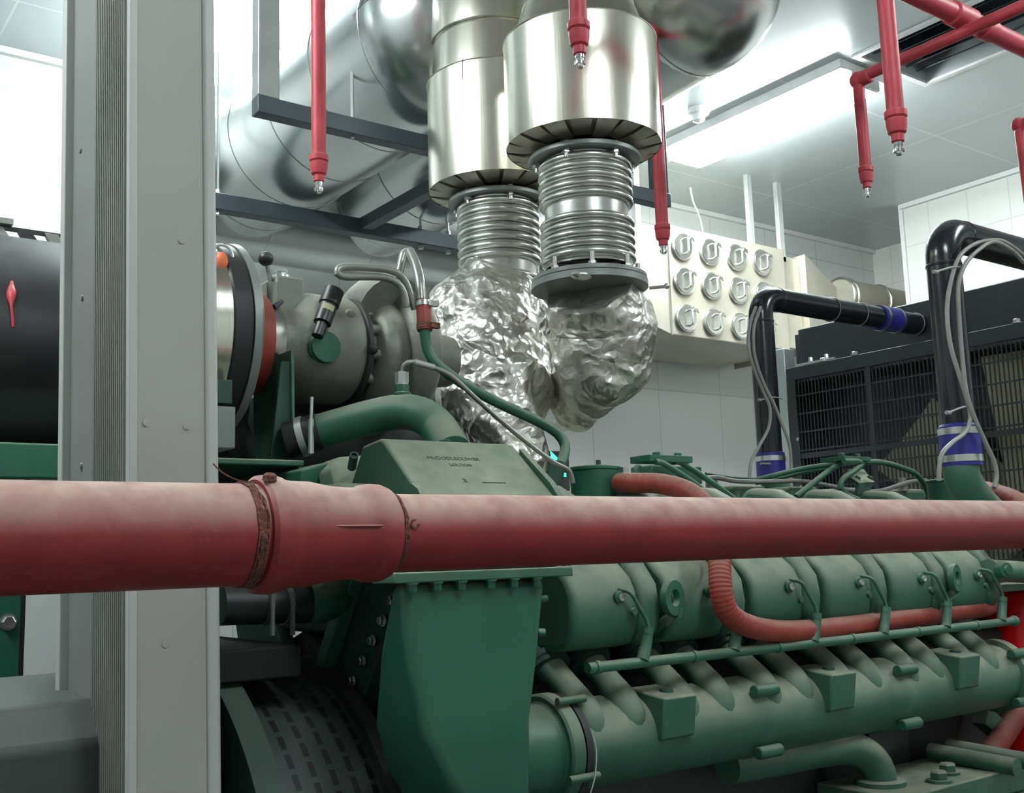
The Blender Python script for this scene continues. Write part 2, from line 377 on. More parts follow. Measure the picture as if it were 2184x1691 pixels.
t = thing('smoke_detector', 'round white smoke detector on the ceiling beside the glaring light', 'smoke detector', (4.02, 3.72, ZC))
MB().lathe((4.02, 3.72, ZC), (0, 0, -1), [(0, .055), (.03, .055), (.035, .045)], 28).build('base', 'lampbody', t)
MB().lathe((4.02, 3.72, ZC-.035), (0, 0, -1), [(0, .035), (.03, .03), (.04, .012)], 24).build('sensor', 'lampbody', t)

# ================================================================== LARGE THINGS
# ------------------------------------------------------------------ foreground red pipe
PY, PZ = 1.09, 1.633
t = thing('fire_main_pipe', 'thick dusty red pipe crossing the whole foreground with a cast reducer', 'pipe', (.6, PY, PZ))
xa, xb = .458, .618
MB().lathe((-2.6, PY, PZ), (1, 0, 0), [(0, .0535), (2.6+xa, .0535)], 64).build('wide_pipe', 'red', t)
MB().lathe((xb, PY, PZ), (1, 0, 0), [(0, .0445), (6.4-xb, .0445)], 64).build('narrow_pipe', 'red', t)
pr = [(0, .0535), (.0, .058), (.004, .0625), (.018, .0635), (.026, .0615), (.032, .0585), (.040, .0575), (.062, .0570), (.075, .0545), (.088, .0525), (.108, .0510), (.122, .0510), (.127, .0540), (.137, .0555), (.148, .0550), (.156, .052), (.159, .046)]
c = MB().lathe((xa, PY, PZ), (1, 0, 0), pr, 72, cap=False)
c.build('reducer_coupling', 'red', t)
# cast rib along the side of the coupling
m = MB(); m.obox((xa+.088, PY-.0525, PZ+.006), (.055, .0012, 0), (0, .0022, 0), (0, 0, .0012)); m.build('casting_seam', 'red', t, bevel=.001)
m = MB()
random.seed(3)
for k in range(9):
    a0 = random.uniform(0, 6.28); P = []
    for i in range(22):
        a = a0 + i*.3; P.append((xa-.004-random.uniform(0, .006)-.003*(k % 3), PY+.0548*math.cos(a), PZ+.0548*math.sin(a)))
    m.tube(P, .0011, 6)
P = [(xa-.004, PY-.02, PZ+.054), (xa-.015, PY-.028, PZ+.053), (xa-.03, PY-.03, PZ+.055), (xa-.045, PY-.03, PZ+.062), (xa-.055, PY-.03, PZ+.071)]
m.tube(P, .0008, 6)
m.build('hemp_thread', 'hempred', t)
m = MB()
for k in range(7):
    a0 = random.uniform(0, 6.28); P = []
    for i in range(22):
        a = a0+i*.3; P.append((xb+.001+random.uniform(0, .006), PY+.0452*math.cos(a), PZ+.0452*math.sin(a)))
    m.tube(P, .0010, 6)
m.torus((xb+.012, PY-.047, PZ+.008), (.2, 1, .1), .0045, .0012, 16, 6, 0, 5)
m.build('hemp_thread', 'hempred', t)
MB().lathe((xa+.006, PY-.030, PZ+.055), (.0, -.2, 1), [(0, .008), (.006, .007), (.008, .004)], 14).build('plug', 'hempred', t)

# ------------------------------------------------------------------ column in front of the engine
CXc, CYc = .490, 1.62
t = thing('cladding_column', 'grey white sheet metal column with a ribbed side standing behind the red pipe', 'column', (CXc, CYc, 0))
H = 3.9
MB().box((CXc+.012, CYc, 0), (.607, CYc+.30, H)).build('front_panel', 'colface', t, bevel=.002)
MB().box((.607, CYc-.004, 0), (.628, CYc+.30, H)).build('edge_trim', 'coltrim', t, bevel=.006, seg=3)
MB().box((CXc-.001, CYc-.005, 0), (CXc+.012, CYc+.012, H)).build('corner_trim', 'coltrim', t, bevel=.002)
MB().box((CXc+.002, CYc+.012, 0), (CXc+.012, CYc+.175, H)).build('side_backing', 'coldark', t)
m = MB()
for k in range(16):
    y = CYc+.016+k*.0103; m.box((CXc-.0035, y, 0), (CXc+.002, y+.0035, H))
m.build('rib', 'colrib', t)
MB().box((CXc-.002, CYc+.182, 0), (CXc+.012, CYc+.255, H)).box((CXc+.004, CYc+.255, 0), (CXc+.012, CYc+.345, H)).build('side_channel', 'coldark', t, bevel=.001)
MB().box((CXc-.010, CYc+.345, 0), (CXc+.012, CYc+.372, H)).build('rear_trim', 'coltrim', t, bevel=.002)
for (px, py) in ((402, 477), (320, 860), (405, 870), (312, 1668), (408, 1657), (352, 1330)):
    p = at(px, py, Y=CYc); MB().lathe((p.x, CYc, p.z), (0, -1, 0), [(0, .0062), (.0015, .006), (.0018, .004)], 14).build('rivet', 'colface', t)
for (px, py) in ((195, 290), (192, 600), (183, 955)):
    p = at(px, py, X=CXc); MB().lathe((CXc-.002, p.y, p.z), (-1, 0, 0), [(0, .006), (.003, .005)], 12).build('rivet', 'coldark', t)
t.rotation_euler = (0, math.radians(-1.1), 0); t.location.x = CXc + 1.6*math.tan(math.radians(1.1))
t.location.z = -.03

# ------------------------------------------------------------------ exhaust stacks
def bellows(o, z0, z1, groups, ro, ri):
    """groups: (start fraction, number of rings) ; plain sleeve between"""
    pr = [(0, ri+.004)]; L = z1-z0
    for (a, b, n) in groups:
        pz = (b-a)*L/n
        for k in range(n):
            c = a*L + (k+.5)*pz
            for j in range(9):
                th = -PI*.5 + PI*j/8
                pr.append((c + pz*.46*math.sin(th), ri + (ro-ri)*math.cos(th)))
    pr.append((L, ri+.004))
    return MB().lathe((o[0], o[1], z0), (0, 0, 1), pr, 56, cap=False)
def silencer(t, x, y, z0, z1, R, rin, ntab, seamang, top):
    MB().lathe((x, y, z0), (0, 0, 1), [(0, R), (z1-z0, R)], 96, cap=False).build('jacket', 'steel', t)
    MB().lathe((x, y, z1), (0, 0, 1), top, 80, cap=False).build('upper_cone', 'steel', t)
    for (h, r) in ((z1-z0, R),) + tuple((z1-z0+a, b) for a, b in top[1:-1]):
        MB().torus((x, y, z0+h), (0, 0, 1), r, .0022, 72, 6).build('seam_bead', 'steel', t)
    # turned-in bottom cover with cut tabs
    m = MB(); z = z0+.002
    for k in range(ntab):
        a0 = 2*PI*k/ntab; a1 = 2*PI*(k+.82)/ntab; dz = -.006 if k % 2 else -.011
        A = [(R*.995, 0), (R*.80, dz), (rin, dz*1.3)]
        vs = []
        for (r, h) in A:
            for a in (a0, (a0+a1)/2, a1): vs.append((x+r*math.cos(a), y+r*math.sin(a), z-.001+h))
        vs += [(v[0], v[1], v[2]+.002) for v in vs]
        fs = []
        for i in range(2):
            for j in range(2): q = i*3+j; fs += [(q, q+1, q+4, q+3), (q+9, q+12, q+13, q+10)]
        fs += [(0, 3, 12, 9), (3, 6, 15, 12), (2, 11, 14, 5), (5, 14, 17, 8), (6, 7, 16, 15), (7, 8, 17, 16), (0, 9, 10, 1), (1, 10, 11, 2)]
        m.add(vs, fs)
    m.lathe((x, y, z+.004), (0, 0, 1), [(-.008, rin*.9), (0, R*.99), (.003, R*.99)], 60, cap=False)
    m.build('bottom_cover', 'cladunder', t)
def ringflange(t, x, y, z, R, h, nb, name, up=1, r0=.0005, m='flange', a0=.2, hexr=.011, bl=.035):
    o = MB().lathe((x, y, z), (0, 0, 1), [(0, r0), (0, R-.002), (.002, R), (h-.002, R), (h, R-.002), (h, r0)], 64, cap=False).build(name, m, t)
    for k in range(nb):
        a = a0+2*PI*k/nb; p = (x+(R-.022)*math.cos(a), y+(R-.022)*math.sin(a))
        b = MB()
        zz = z+h if up > 0 else z
        b.lathe((p[0], p[1], zz), (0, 0, up), [(0, hexr), (.010, hexr)], 6); b.lathe((p[0], p[1], zz+up*.010), (0, 0, up), [(0, .0065), (bl-.01, .0065)], 12)
        b.lathe((p[0], p[1], z if up > 0 else z+h), (0, 0, -up), [(0, hexr), (.007, hexr)], 6)
        b.build('flange_bolt', 'bolt', o, loc=(p[0], p[1], zz))
    return o
# right stack (nearer)
ax, ay = 1.79, 2.07
t = thing('exhaust_stack', 'polished exhaust silencer nearest the middle, over bellows and a bolted grey flange', 'exhaust', (ax, ay, 2.27))
silencer(t, ax, ay, 2.665, 2.955, .205, .115, 18, 0, [(0, .205), (.004, .185), (.10, .150), (.60, .135), (.60, .135)])
bellows((ax, ay), 2.335, 2.625, [(.03, .44, 5), (.56, .98, 5)], .1245, .109).build('bellows', 'bellow', t)
MB().lathe((ax, ay, 2.335+.29*.45), (0, 0, 1), [(0, .108), (.29*.11, .108)], 48, cap=False).build('sleeve_band', 'steel', t)
ringflange(t, ax, ay, 2.622, .148, .014, 6, 'upper_flange', -1, .09, 'flange', .5, bl=.022)
ringflange(t, ax, ay, 2.300, .150, .013, 8, 'lower_flange', 1, .09, a0=.15)
MB().lathe((ax, ay, 2.282), (0, 0, 1), [(0, .0005), (0, .152), (.0165, .152), (.0165, .0005)], 64, cap=False).build('mating_flange', 'flange', t)
m = MB(); e = at(1240, 588, d=2.66); m.sphere(e, .018, 14, 8, (1.7, 1.1, .6)); e2 = at(1395, 612, d=2.8)
m.build('foil_scrap', 'foil', t)
MB().cyl(at(1385, 614, d=2.85), at(1418, 611, d=2.85), .0045, seg=8).sphere(at(1422, 610, d=2.85), .008, 10, 6).build('clamp_rod', 'bolt', t)
# left stack
bx_, by_ = 1.83, 2.52
t2 = thing('exhaust_stack', 'polished exhaust silencer on the left, half hidden behind the nearer one', 'exhaust', (bx_, by_, 2.33))
silencer(t2, bx_, by_, 2.685, 3.02, .205, .115, 18, 0, [(0, .205), (.004, .19), (.13, .183), (.135, .190), (.27, .192), (.36, .18), (.6, .17)])
bellows((bx_, by_), 2.31, 2.655, [(.0, .33, 4), (.42, .96, 7)], .1245, .109).build('bellows', 'bellow', t2)
MB().lathe((bx_, by_, 2.31+.345*.335), (0, 0, 1), [(0, .108), (.345*.08, .108)], 48, cap=False).build('sleeve_band', 'steel', t2)
ringflange(t2, bx_, by_, 2.645, .148, .014, 6, 'upper_flange', -1, .09, 'flange', .2, bl=.022)
m = MB(); m.cyl(at(987, 128, Y=2.52-.2), at(986, 172, Y=2.52-.2), .0016, seg=6); m.build('hanging_wire', 'black', t2)

# foil-wrapped elbows: lofted then crumpled
def foil_loft(path, rad, nu=150, nv=110, amp=.02, seed=0., squash=None):
    P = smoothpath([Vector(p) for p in path], .004); n = len(P)
    cum = [0.]
    for a, b in zip(P, P[1:]): cum.append(cum[-1]+(b-a).length)
    L = cum[-1]; vs = []; a = None; k = 0
    for i in range(nu):
        s = L*i/(nu-1)
        while k < n-2 and cum[k+1] < s: k += 1
        f = (s-cum[k])/max(1e-9, cum[k+1]-cum[k]); p = P[k].lerp(P[k+1], f); d = (P[k+1]-P[k]).normalized()
        if a is None: a, _ = frame_of(d)
        a = (a-d*a.dot(d)).normalized(); b = d.cross(a)
        u = i/(nu-1)*(len(rad)-1); j = min(int(u), len(rad)-2); g = u-j; g = g*g*(3-2*g); r = rad[j]*(1-g)+rad[j+1]*g
        for q in range(nv):
            th = 2*PI*q/nv; e = a*math.cos(th)+b*math.sin(th); w = p+e*r
            s3 = Vector((seed, seed*2, seed*3))
            # long folds run along the wrap, fine creases everywhere
            f1 = 1-abs(noise.noise(Vector((w.x*7+w.z*3, w.y*7, w.z*4))+s3))*2
            f2 = 1-abs(noise.noise(w*17+s3))*2
            f3 = 1-abs(noise.noise(w*38+s3*2))*2
            dd = amp*(.95*f1+.34*f2+.08*f3-.65)
            vs.append(p+e*(r+dd))
    fs = [(i*nv+q, i*nv+(q+1) % nv, (i+1)*nv+(q+1) % nv, (i+1)*nv+q) for i in range(nu-1) for q in range(nv)]
    m = MB(); m.add(vs, fs); m.f += [tuple(reversed(range(nv))), tuple(range((nu-1)*nv, nu*nv))]
    return m
PL = [at(1050, 600, d=3.2), at(1038, 680, d=3.10), at(1042, 780, d=2.98), at(1060, 880, d=2.88), at(1092, 985, d=2.8), at(1108, 1060, d=2.75)]
o = foil_loft(PL, [.10, .165, .176, .174, .160, .120, .085, .05], amp=.024, seed=3.3).build('foil_wrapped_elbow', 'foil', t2, ang=60)
o['label'] = 'crumpled silver foil lagging'
PR = [Vector((1.79, 2.07, 2.286)), at(1283, 690, d=2.86), at(1278, 775, d=2.88), at(1238, 850, d=2.95), at(1195, 905, d=3.0)]
o = foil_loft(PR, [.110, .126, .135, .128, .100, .070, .03], amp=.022, seed=9.1).build('foil_wrapped_elbow', 'foil', t, ang=60)
o['label'] = 'crumpled silver foil lagging'
# ------------------------------------------------------------------ polished overhead ducts
def ringseams(t, a, b, R, step):
    a = Vector(a); b = Vector(b); n = int((b-a).length/step)
    for k in range(1, n+1): MB().torus(a.lerp(b, k/(n+.5)), b-a, R, .0025, 64, 6).build('seam', 'duct', t)
AX, AZ, AR = 1.80, 3.31, .285
t = thing('insulated_duct', 'large polished metal duct running back on the left over the steel frame', 'duct', (AX, 3.2, AZ-AR))
P = bend([(AX+.03, 2.52, 3.62), (AX+.03, 2.52, AZ+.0), (AX, 4.5, AZ)], .30, 12)
MB().tube([(AX, 2.80, AZ), (AX, 4.35, AZ)], AR, 72, raw=True, cap=False).build('duct_run', 'duct', t)
m = MB().sphere((AX, 2.80, AZ), AR, 48, 24); m.build('elbow', 'duct', t)
ringseams(t, (AX, 2.80, AZ), (AX, 4.4, AZ), AR, .40)
for k in range(5):
    a = math.radians(8+k*18); MB().torus((AX, 2.80, AZ), (0, math.cos(a), math.sin(a)), AR*1.002, .002, 64, 6).build('elbow_seam', 'duct', t)
BX, BR = 2.43, .285
t = thing('insulated_duct', 'large polished metal duct showing to the right of the silencers', 'duct', (BX, 3.2, AZ-BR))
MB().tube([(BX, 2.25, AZ+.1), (BX, 4.35, AZ)], BR, 72, raw=True, cap=False).build('duct_run', 'duct', t)
MB().sphere((BX, 2.25, AZ+.1), BR*1.02, 48, 24).build('elbow', 'duct', t)
MB().lathe((BX, 2.25, AZ+.1), (0, 0, 1), [(0, BR), (.48, BR)], 64, cap=False).build('riser', 'duct', t)
ringseams(t, (BX, 2.35, AZ+.09), (BX, 4.4, AZ), BR, .36)
for k in range(5):
    a = math.radians(5+k*20); MB().torus((BX, 2.25, AZ+.1), (0, math.cos(a), math.sin(a)), BR*1.022, .002, 64, 6).build('elbow_seam', 'duct', t)
CYd, CZd, CR = 4.50, 3.26, .285
t = thing('insulated_duct', 'long polished metal duct running along the back wall into the beige box', 'duct', (2.2, CYd, CZd-CR))
CX0 = at(300, 450, Y=CYd).x
MB().tube([(CX0, CYd, CZd), (3.72, CYd, CZd)], CR, 72, raw=True).build('duct_run', 'duct', t)
ringseams(t, (CX0, CYd, CZd), (3.72, CYd, CZd), CR, .5)
# support frame
t = thing('steel_support_frame', 'dark grey steel channel frame hanging under the polished ducts', 'steel frame', (1.25, 2.93, 2.9))
ZB = 3.0
MB().box((1.23, 2.90, ZB-.055), (2.95, 2.95, ZB)).build('cross_beam', 'beam', t, bevel=.003)
MB().box((.95, 3.79, ZB-.065), (3.1, 3.85, ZB)).build('cross_beam', 'beam', t, bevel=.003)
MB().box((2.05, 2.95, ZB-.05), (2.10, 3.79, ZB)).build('long_beam', 'beam', t, bevel=.003)
MB().box((2.105, 2.95, ZB-.002), (2.125, 3.79, ZB+.018)).build('angle_strip', 'galv', t)
MB().box((1.23, 2.90, ZB), (1.30, 2.95, ZC)).build('hanger_post', 'galv', t, bevel=.003)
MB().box((2.88, 2.90, ZB), (2.94, 2.95, ZC)).build('hanger_post', 'beam', t, bevel=.003)
for (x, y) in ((1.46, 3.82), (2.36, 3.82), (2.5, 3.82), (3.0, 3.82), (1.0, 3.82)):
    MB().cyl((x, y, ZB-.0651), (x, y, ZC), .006, seg=8).lathe((x, y, ZB), (0, 0, 1), [(0, .012), (.02, .012)], 6).lathe((x, y, ZB-.065), (0, 0, -1), [(0, .012), (.015, .012)], 6).build('threaded_rod', 'galv', t)
MB().cyl((1.56, 2.925, ZB-.06), (1.56, 2.925, ZC), .006, seg=8).build('threaded_rod', 'galv', t)

# ------------------------------------------------------------------ beige box with twelve round lids
YP = 4.2
t = thing('filter_box', 'beige stainless box with twelve round clamped lids hung on the back wall', 'filter box', (4.7, 4.5, 2.75))
zb, zt = 2.80, 3.44
x0, x1 = 4.22, 5.23
MB().box((x0, YP, zb), (x1, 4.84, zt)).build('box_body', 'plenum', t, bevel=.008)
def pyramid(xa, xb, ra):
    A = [(xa, YP, zb), (xa, 4.84, zb), (xa, 4.84, zt), (xa, YP, zt)]
    cy, cz = CYd, CZd-.08
    B = [(xb, cy-ra, cz-ra), (xb, cy+ra, cz-ra), (xb, cy+ra, cz+ra), (xb, cy-ra, cz+ra)]
    fs = [(0, 1, 2, 3), (4, 7, 6, 5)] + [(i, i+4, (i+1) % 4+4, (i+1) % 4) for i in range(4)]
    if xb > xa: fs = [tuple(reversed(f)) for f in fs]
    return MB().add(A+B, fs)
pyramid(x0, 3.70, .16).build('inlet_taper', 'plenum', t, bevel=.004)
MB().box((x1, YP+.05, zb+.03), (x1+.20, 4.80, zt-.02)).build('end_section', 'plenum', t, bevel=.006)
m = pyramid(x1+.20, 5.95, .14); m.build('outlet_taper', 'plenum', t, bevel=.004)
m = MB().box((x0-.006, YP-.006, zb), (x0+.006, YP+.004, zt)); m.build('edge_strip', 'lid', t)
first = None
rows = [[(1452, 527), (1510, 540), (1567, 550), (1621, 560)], [(1453, 600), (1512, 612), (1569, 620), (1622, 628)], [(1456, 679), (1515, 687), (1572, 693), (1625, 699)]]
c0 = at(1452, 527, Y=YP); cols = [at(*rows[0][i], Y=YP).x for i in range(4)]; zs = [at(1452, 527, Y=YP).z, at(1453, 600, Y=YP).z, at(1456, 679, Y=YP).z]
def hatch(x, z):
    o = MB().lathe((x, YP, z), (0, -1, 0), [(0, .074), (.018, .074), (.024, .070), (.028, 0.001)], 40).build('round_lid', 'lid', t, loc=(x, YP, z))
    MB().torus((x, YP-.016, z), (0, 1, 0), .075, .006, 40, 8).build('clamp_ring', 'bolt', o, loc=(x, YP, z))
    P = bend([(x+.006, YP-.024, z+.045), (x+.006, YP-.056, z+.040), (x+.006, YP-.056, z-.040), (x+.006, YP-.024, z-.045)], .010, 5)
    MB().tube(P, .0065, 8, raw=True).build('handle', 'bolt', o, loc=(x, YP, z))
    MB().box((x+.050, YP-.030, z+.045), (x+.082, YP-.012, z+.058)).cyl((x+.046, YP-.022, z+.070), (x+.092, YP-.022, z+.040), .0035, seg=8).lathe((x+.060, YP-.022, z+.061), (.8, 0, -.5), [(0, .008), (.008, .008)], 6).build('clamp_screw', 'bolt', o, loc=(x, YP, z))
    return o
for r in range(3):
    for c in range(4):
        if first is None: first = hatch(cols[0], zs[0]); base = Vector((cols[0], 0, zs[0]))
        else: dup(first, Vector((cols[c], 0, zs[r]))-base, t)
# arrow painted on the inlet taper (flat sheet)
m = MB()
p = at(1384, 588, Y=YP+.11); ux, uz = .06, .02
sh = [(-.9, -.4), (.1, -.4), (.1, -1), (1, 0), (.1, 1), (.1, .4), (-.9, .4)]
m.prism([(p.x+a*.055, p.y - a*.045, p.z+b*.028) for a, b in sh], (.0, -.003, 0)); m.build('flow_arrow', 'black', t)
for (px, w) in ((1671, .045), (1608, .04)):
    q = at(px, 540, Y=4.25); MB().box((q.x-w/2, 4.25, zt-.06), (q.x+w/2, 4.28, ZC)).build('hanger_strut', 'galv', t, bevel=.002)
q = at(1362, 470, Y=4.25); MB().box((q.x-.02, 4.25, zt-.2), (q.x+.02, 4.28, ZC)).build('hanger_strut', 'galv', t, bevel=.002)
t = thing('exhaust_pipe', 'stubby beige metal exhaust pipe with end clamps beside the wall corner', 'pipe', (6.2, 4.5, 3.0))
a = at(1790, 632, Y=4.5); b = at(1945, 660, Y=4.5)
MB().cyl(a, (7.2, 4.5, a.z), .125, seg=40).build('pipe_body', 'plenum', t)
for dx in (0, .05, .42): MB().torus((a.x+dx, 4.5, a.z), (1, 0, 0), .127, .010, 40, 8).build('clamp', 'lid', t)
t = thing('wire', 'thin loose grey wire hanging from the ceiling above the beige box', 'wire', (4.9, 4.2, 3.7))
MB().tube([at(1472, 400, Y=4.3), at(1478, 430, Y=4.3), at(1487, 450, Y=4.3), at(1495, 475, Y=4.3), at(1500, 503, Y=4.3)], .006, 8).build('wire_strand', 'greypipe', t)

# ================================================================== THE ENGINE
EX, EY = 2.0, 2.06
eng = thing('diesel_engine', 'big dusty green V diesel engine filling the lower right', 'engine', (EX, EY, .3))
PITCH = .24
# base, crankcase and V block
MB().box((1.02, 1.72, .30), (3.0, 2.40, .62)).build('oil_sump', 'darkcast', eng, bevel=.02)
MB().prism([(1.04, 1.70, .62), (1.04, 2.42, .62), (1.04, 2.44, 1.12), (1.04, 2.52, 1.36), (1.04, 2.20, 1.46), (1.04, 2.06, 1.40), (1.04, 1.92, 1.46), (1.04, 1.66, 1.36), (1.04, 1.68, 1.12)], (1.92, 0, 0)).build('crankcase', 'darkcast', eng, bevel=.01)
# rear end plate in V shape
vp = [(1.62, 1.62), (1.78, 1.64), (2.035, 1.285), (2.085, 1.285), (2.34, 1.64), (2.50, 1.62), (2.36, 1.26), (2.44, .62), (1.68, .62), (1.80, 1.12), (1.90, 1.26)]
pl = MB().prism([(.985, y, z) for y, z in vp], (.035, 0, 0)).build('rear_end_plate', 'greendark', eng, bevel=.003)
st = MB().prism([(.955, y, z) for y, z in [(1.79, 1.60), (1.83, 1.60), (2.045, 1.30), (2.01, 1.29)]], (.03, 0, 0)).build('end_plate_rib', 'green', eng, bevel=.003)
for k in range(7):
    p = at(838-k*21.5, 1280+k*43, X=.978); b = MB().hexbolt(p, (-1, 0, 0), .0085, .008); b.build('plate_bolt', 'bolt', pl, loc=p)
MB().box((1.0, 1.72, 1.46), (2.96, 2.40, 1.60)).build('valley_cover', 'darkcast', eng, bevel=.01)

# ---- near bank heads and rocker covers
SX, SY, SZ = 1.359, 1.526, 1.522
def cover_prof():
    return [(1.60, 1.425), (1.552, 1.432), (1.534, 1.455), (1.527, 1.49), (1.5285, 1.53), (1.545, 1.560), (1.60, 1.605), (1.70, 1.675), (1.80, 1.725), (1.88, 1.735), (1.90, 1.72), (1.92, 1.45)]
def prism_x(poly, xa, xb): return MB().prism([(xa, y, z) for y, z in poly], (xb-xa, 0, 0))
INJ = at(1326, 1204, Y=1.585)
def make_cyl(x):
    """x = screw position"""
    h = prism_x([(1.655, 1.385), (1.645, 1.45), (1.90, 1.45), (1.90, 1.385)], x-.100, x+.085).build('cylinder_head', 'darkcast', eng, bevel=.012)
    c = prism_x(cover_prof(), x-.110, x+.052).build('rocker_cover', 'green', eng, bevel=.024, seg=4, loc=(x, SY, SZ))
    # raised side bonnet with the notch cut for the injector
    q = [(1.60, 1.428), (1.546, 1.435), (1.523, 1.46), (1.517, 1.50), (1.524, 1.545), (1.555, 1.585), (1.62, 1.640), (1.72, 1.71), (1.80, 1.750), (1.88, 1.76), (1.91, 1.74), (1.92, 1.45)]
    s = prism_x(q, x+.050, x+.102).build('side_bonnet', 'green', c, bevel=.016, seg=4, loc=(x, SY, SZ))
    # injector pocket
    q = INJ + Vector((x-SX, 0, 0)); m = MB().sphere(q, .017, 16, 10, (1.2, .9, .8)).cyl(q+Vector((-.012, 0, -.004)), q+Vector((-.012, -.004, -.022)), .008, seg=12).cyl(q, q+Vector((.03, .05, .03)), .015, seg=14)
    m.build('injector_cap', 'greendark', c, loc=(x, SY, SZ))
    MB().lathe((x, SY+.003, SZ), (0, -1, 0), [(0, .0125), (.007, .012), (.009, .009)], 18).build('cover_screw', 'greenclean', c, loc=(x, SY, SZ))
    MB().lathe((x, SY-.006, SZ), (0, -1, 0), [(0, .0075), (.003, .0075)], 6).torus((x, SY-.0095, SZ), (0, 1, 0), .0055, .0022, 14, 6).build('screw_ring', 'bolt', c, loc=(x, SY, SZ))
    MB().lathe((x+.035, SY+.004, SZ-.028), (0, -1, 0), [(0, .008), (.009, .007)], 10).build('small_plug', 'green', c, loc=(x, SY, SZ))
    # ports
    for dx in (-.088, .012):
        r = MB()
        r.lathe((x+dx, 1.640, 1.402), (0.0, -.62, -.70), [(-.05, .036), (-.012, .036), (-.01, .044), (.0, .044), (.003, .040), (.006, .044), (.014, .044), (.014, .030)], 24)
        r.build('port_collar', 'greendark', eng)
        P = [(x+dx, 1.636, 1.400), (x+dx+.002, 1.606, 1.380), (x+dx+.005, 1.572, 1.352), (x+dx+.008, 1.548, 1.322), (x+dx+.010, 1.546, 1.290), (x+dx+.010, 1.56, 1.262)]
        MB().tube(P, lambda u: .0205+.030*u**2.2+.010*(1-u)**4, 20).build('intake_runner', 'green', eng)
for k in range(6): make_cyl(SX+PITCH*k)
# lifting eyes
def eye(px, py, Y, r):
    c = at(px, py, Y=Y); d = Vector((-.25, 1, .0)).normalized(); a, b = frame_of(d); n = 40; vs = []
    m = MB()
    for i in range(n):
        t_ = 2*PI*i/n; e = a*math.cos(t_)+b*math.sin(t_)
        for (rr, hh) in ((r*.62, -.007), (r*1.28, -.007), (r*1.36, 0), (r*1.28, .007), (r*.62, .007), (r*.54, 0)): vs.append(c+e*rr+d*hh)
    m.add(vs, [(i*6+j, i*6+(j+1) % 6, ((i+1) % n)*6+(j+1) % 6, ((i+1) % n)*6+j) for i in range(n) for j in range(6)])
    e = at(px-52, py+72, Y=Y+.05)
    m.obox((c+Vector((r*.6, 0, -r*1.05))).lerp(e, .5), (e-c-Vector((r*.6, 0, -r*1.05)))*.5, (0, .008, 0), (.004, 0, .009))
    m.build('lifting_eye', 'greenclean', eng)
eye(1434, 1275, 1.50, .026); eye(2036, 1232, 1.50, .025)
# ---- intake manifold
MY, MZ, MR = 1.580, 1.262, .079
man = MB().lathe((1.235, MY, MZ), (1, 0, 0), [(0, MR), (.47, MR), (.475, MR+.003), (.50, MR+.003), (.505, MR), (.95, MR), (.955, MR+.003), (.98, MR+.003), (.985, MR), (1.44, MR), (1.445, MR+.012), (1.475, MR+.012), (1.475, 0.02)], 72)
man = man.build('intake_manifold', 'green', eng, loc=(1.9, MY, MZ))
for x in (1.722, 2.20, 2.680):
    for (yy, zz) in ((1.506, 1.322), (1.506, 1.203)):
        c = MB().cyl((x-.034, yy, zz), (x+.034, yy, zz), .0125, seg=16); c.build('joint_lug', 'greenclean', man, loc=(x, yy, zz), bevel=.003)
    MB().torus((x+.003, MY, MZ), (1, 0, 0), MR+.001, .0016, 60, 6).build('joint_line', 'darkcast', man)
for x in (1.462, 1.945, 2.425):
    m = MB().prism([(x-.045, 1.478, 1.338), (x-.045, 1.58, 1.350), (x-.045, 1.58, 1.24), (x-.045, 1.490, 1.262)], (.085, 0, 0))
    b = m.build('manifold_boss', 'green', man, bevel=.004)
    MB().lathe((x+.0, 1.520, 1.3415), (0, 0, 1), [(0, .014), (.006, .013), (.006, .009)], 16).build('boss_plug', 'greendark', b)
    for z in (1.318, 1.280): MB().lathe((x+.024, 1.4795+(1.338-z)*.16, z), (0, -1, 0), [(0, .0035), (.0012, .0035)], 10).build('boss_hole', 'black', b)
# elbow section, v-band clamp
MB().lathe((1.05, MY, MZ), (1, 0, 0), [(0, .080), (.150, .080), (.155, .086), (.160, .086)], 64).build('charge_air_pipe', 'greenclean', eng)
cl = MB().lathe((1.203, MY, MZ), (1, 0, 0), [(0, .08), (.0, .092), (.004, .096), (.028, .096), (.032, .092), (.032, .08)], 64, cap=False).build('band_clamp', 'green', eng)
MB().lathe((1.237, MY, MZ), (1, 0, 0), [(0, .07), (0, .094), (.014, .094), (.014, .07)], 64, cap=False).build('clamp_gasket', 'darkcast', cl)
MB().cyl((1.19, 1.482, 1.225), (1.255, 1.482, 1.225), .007, seg=10).build('clamp_bolt', 'green', cl)
MB().cyl((1.20, 1.52, 1.350), (1.262, 1.52, 1.350), .007, seg=10).build('clamp_bolt', 'green', cl)
MB().tube([at(1262, 1560, Y=1.478), at(1272, 1600, Y=1.478), at(1268, 1660, Y=1.475), at(1258, 1695, Y=1.475)], .0012, 6).build('loose_wire', 'galv', eng)
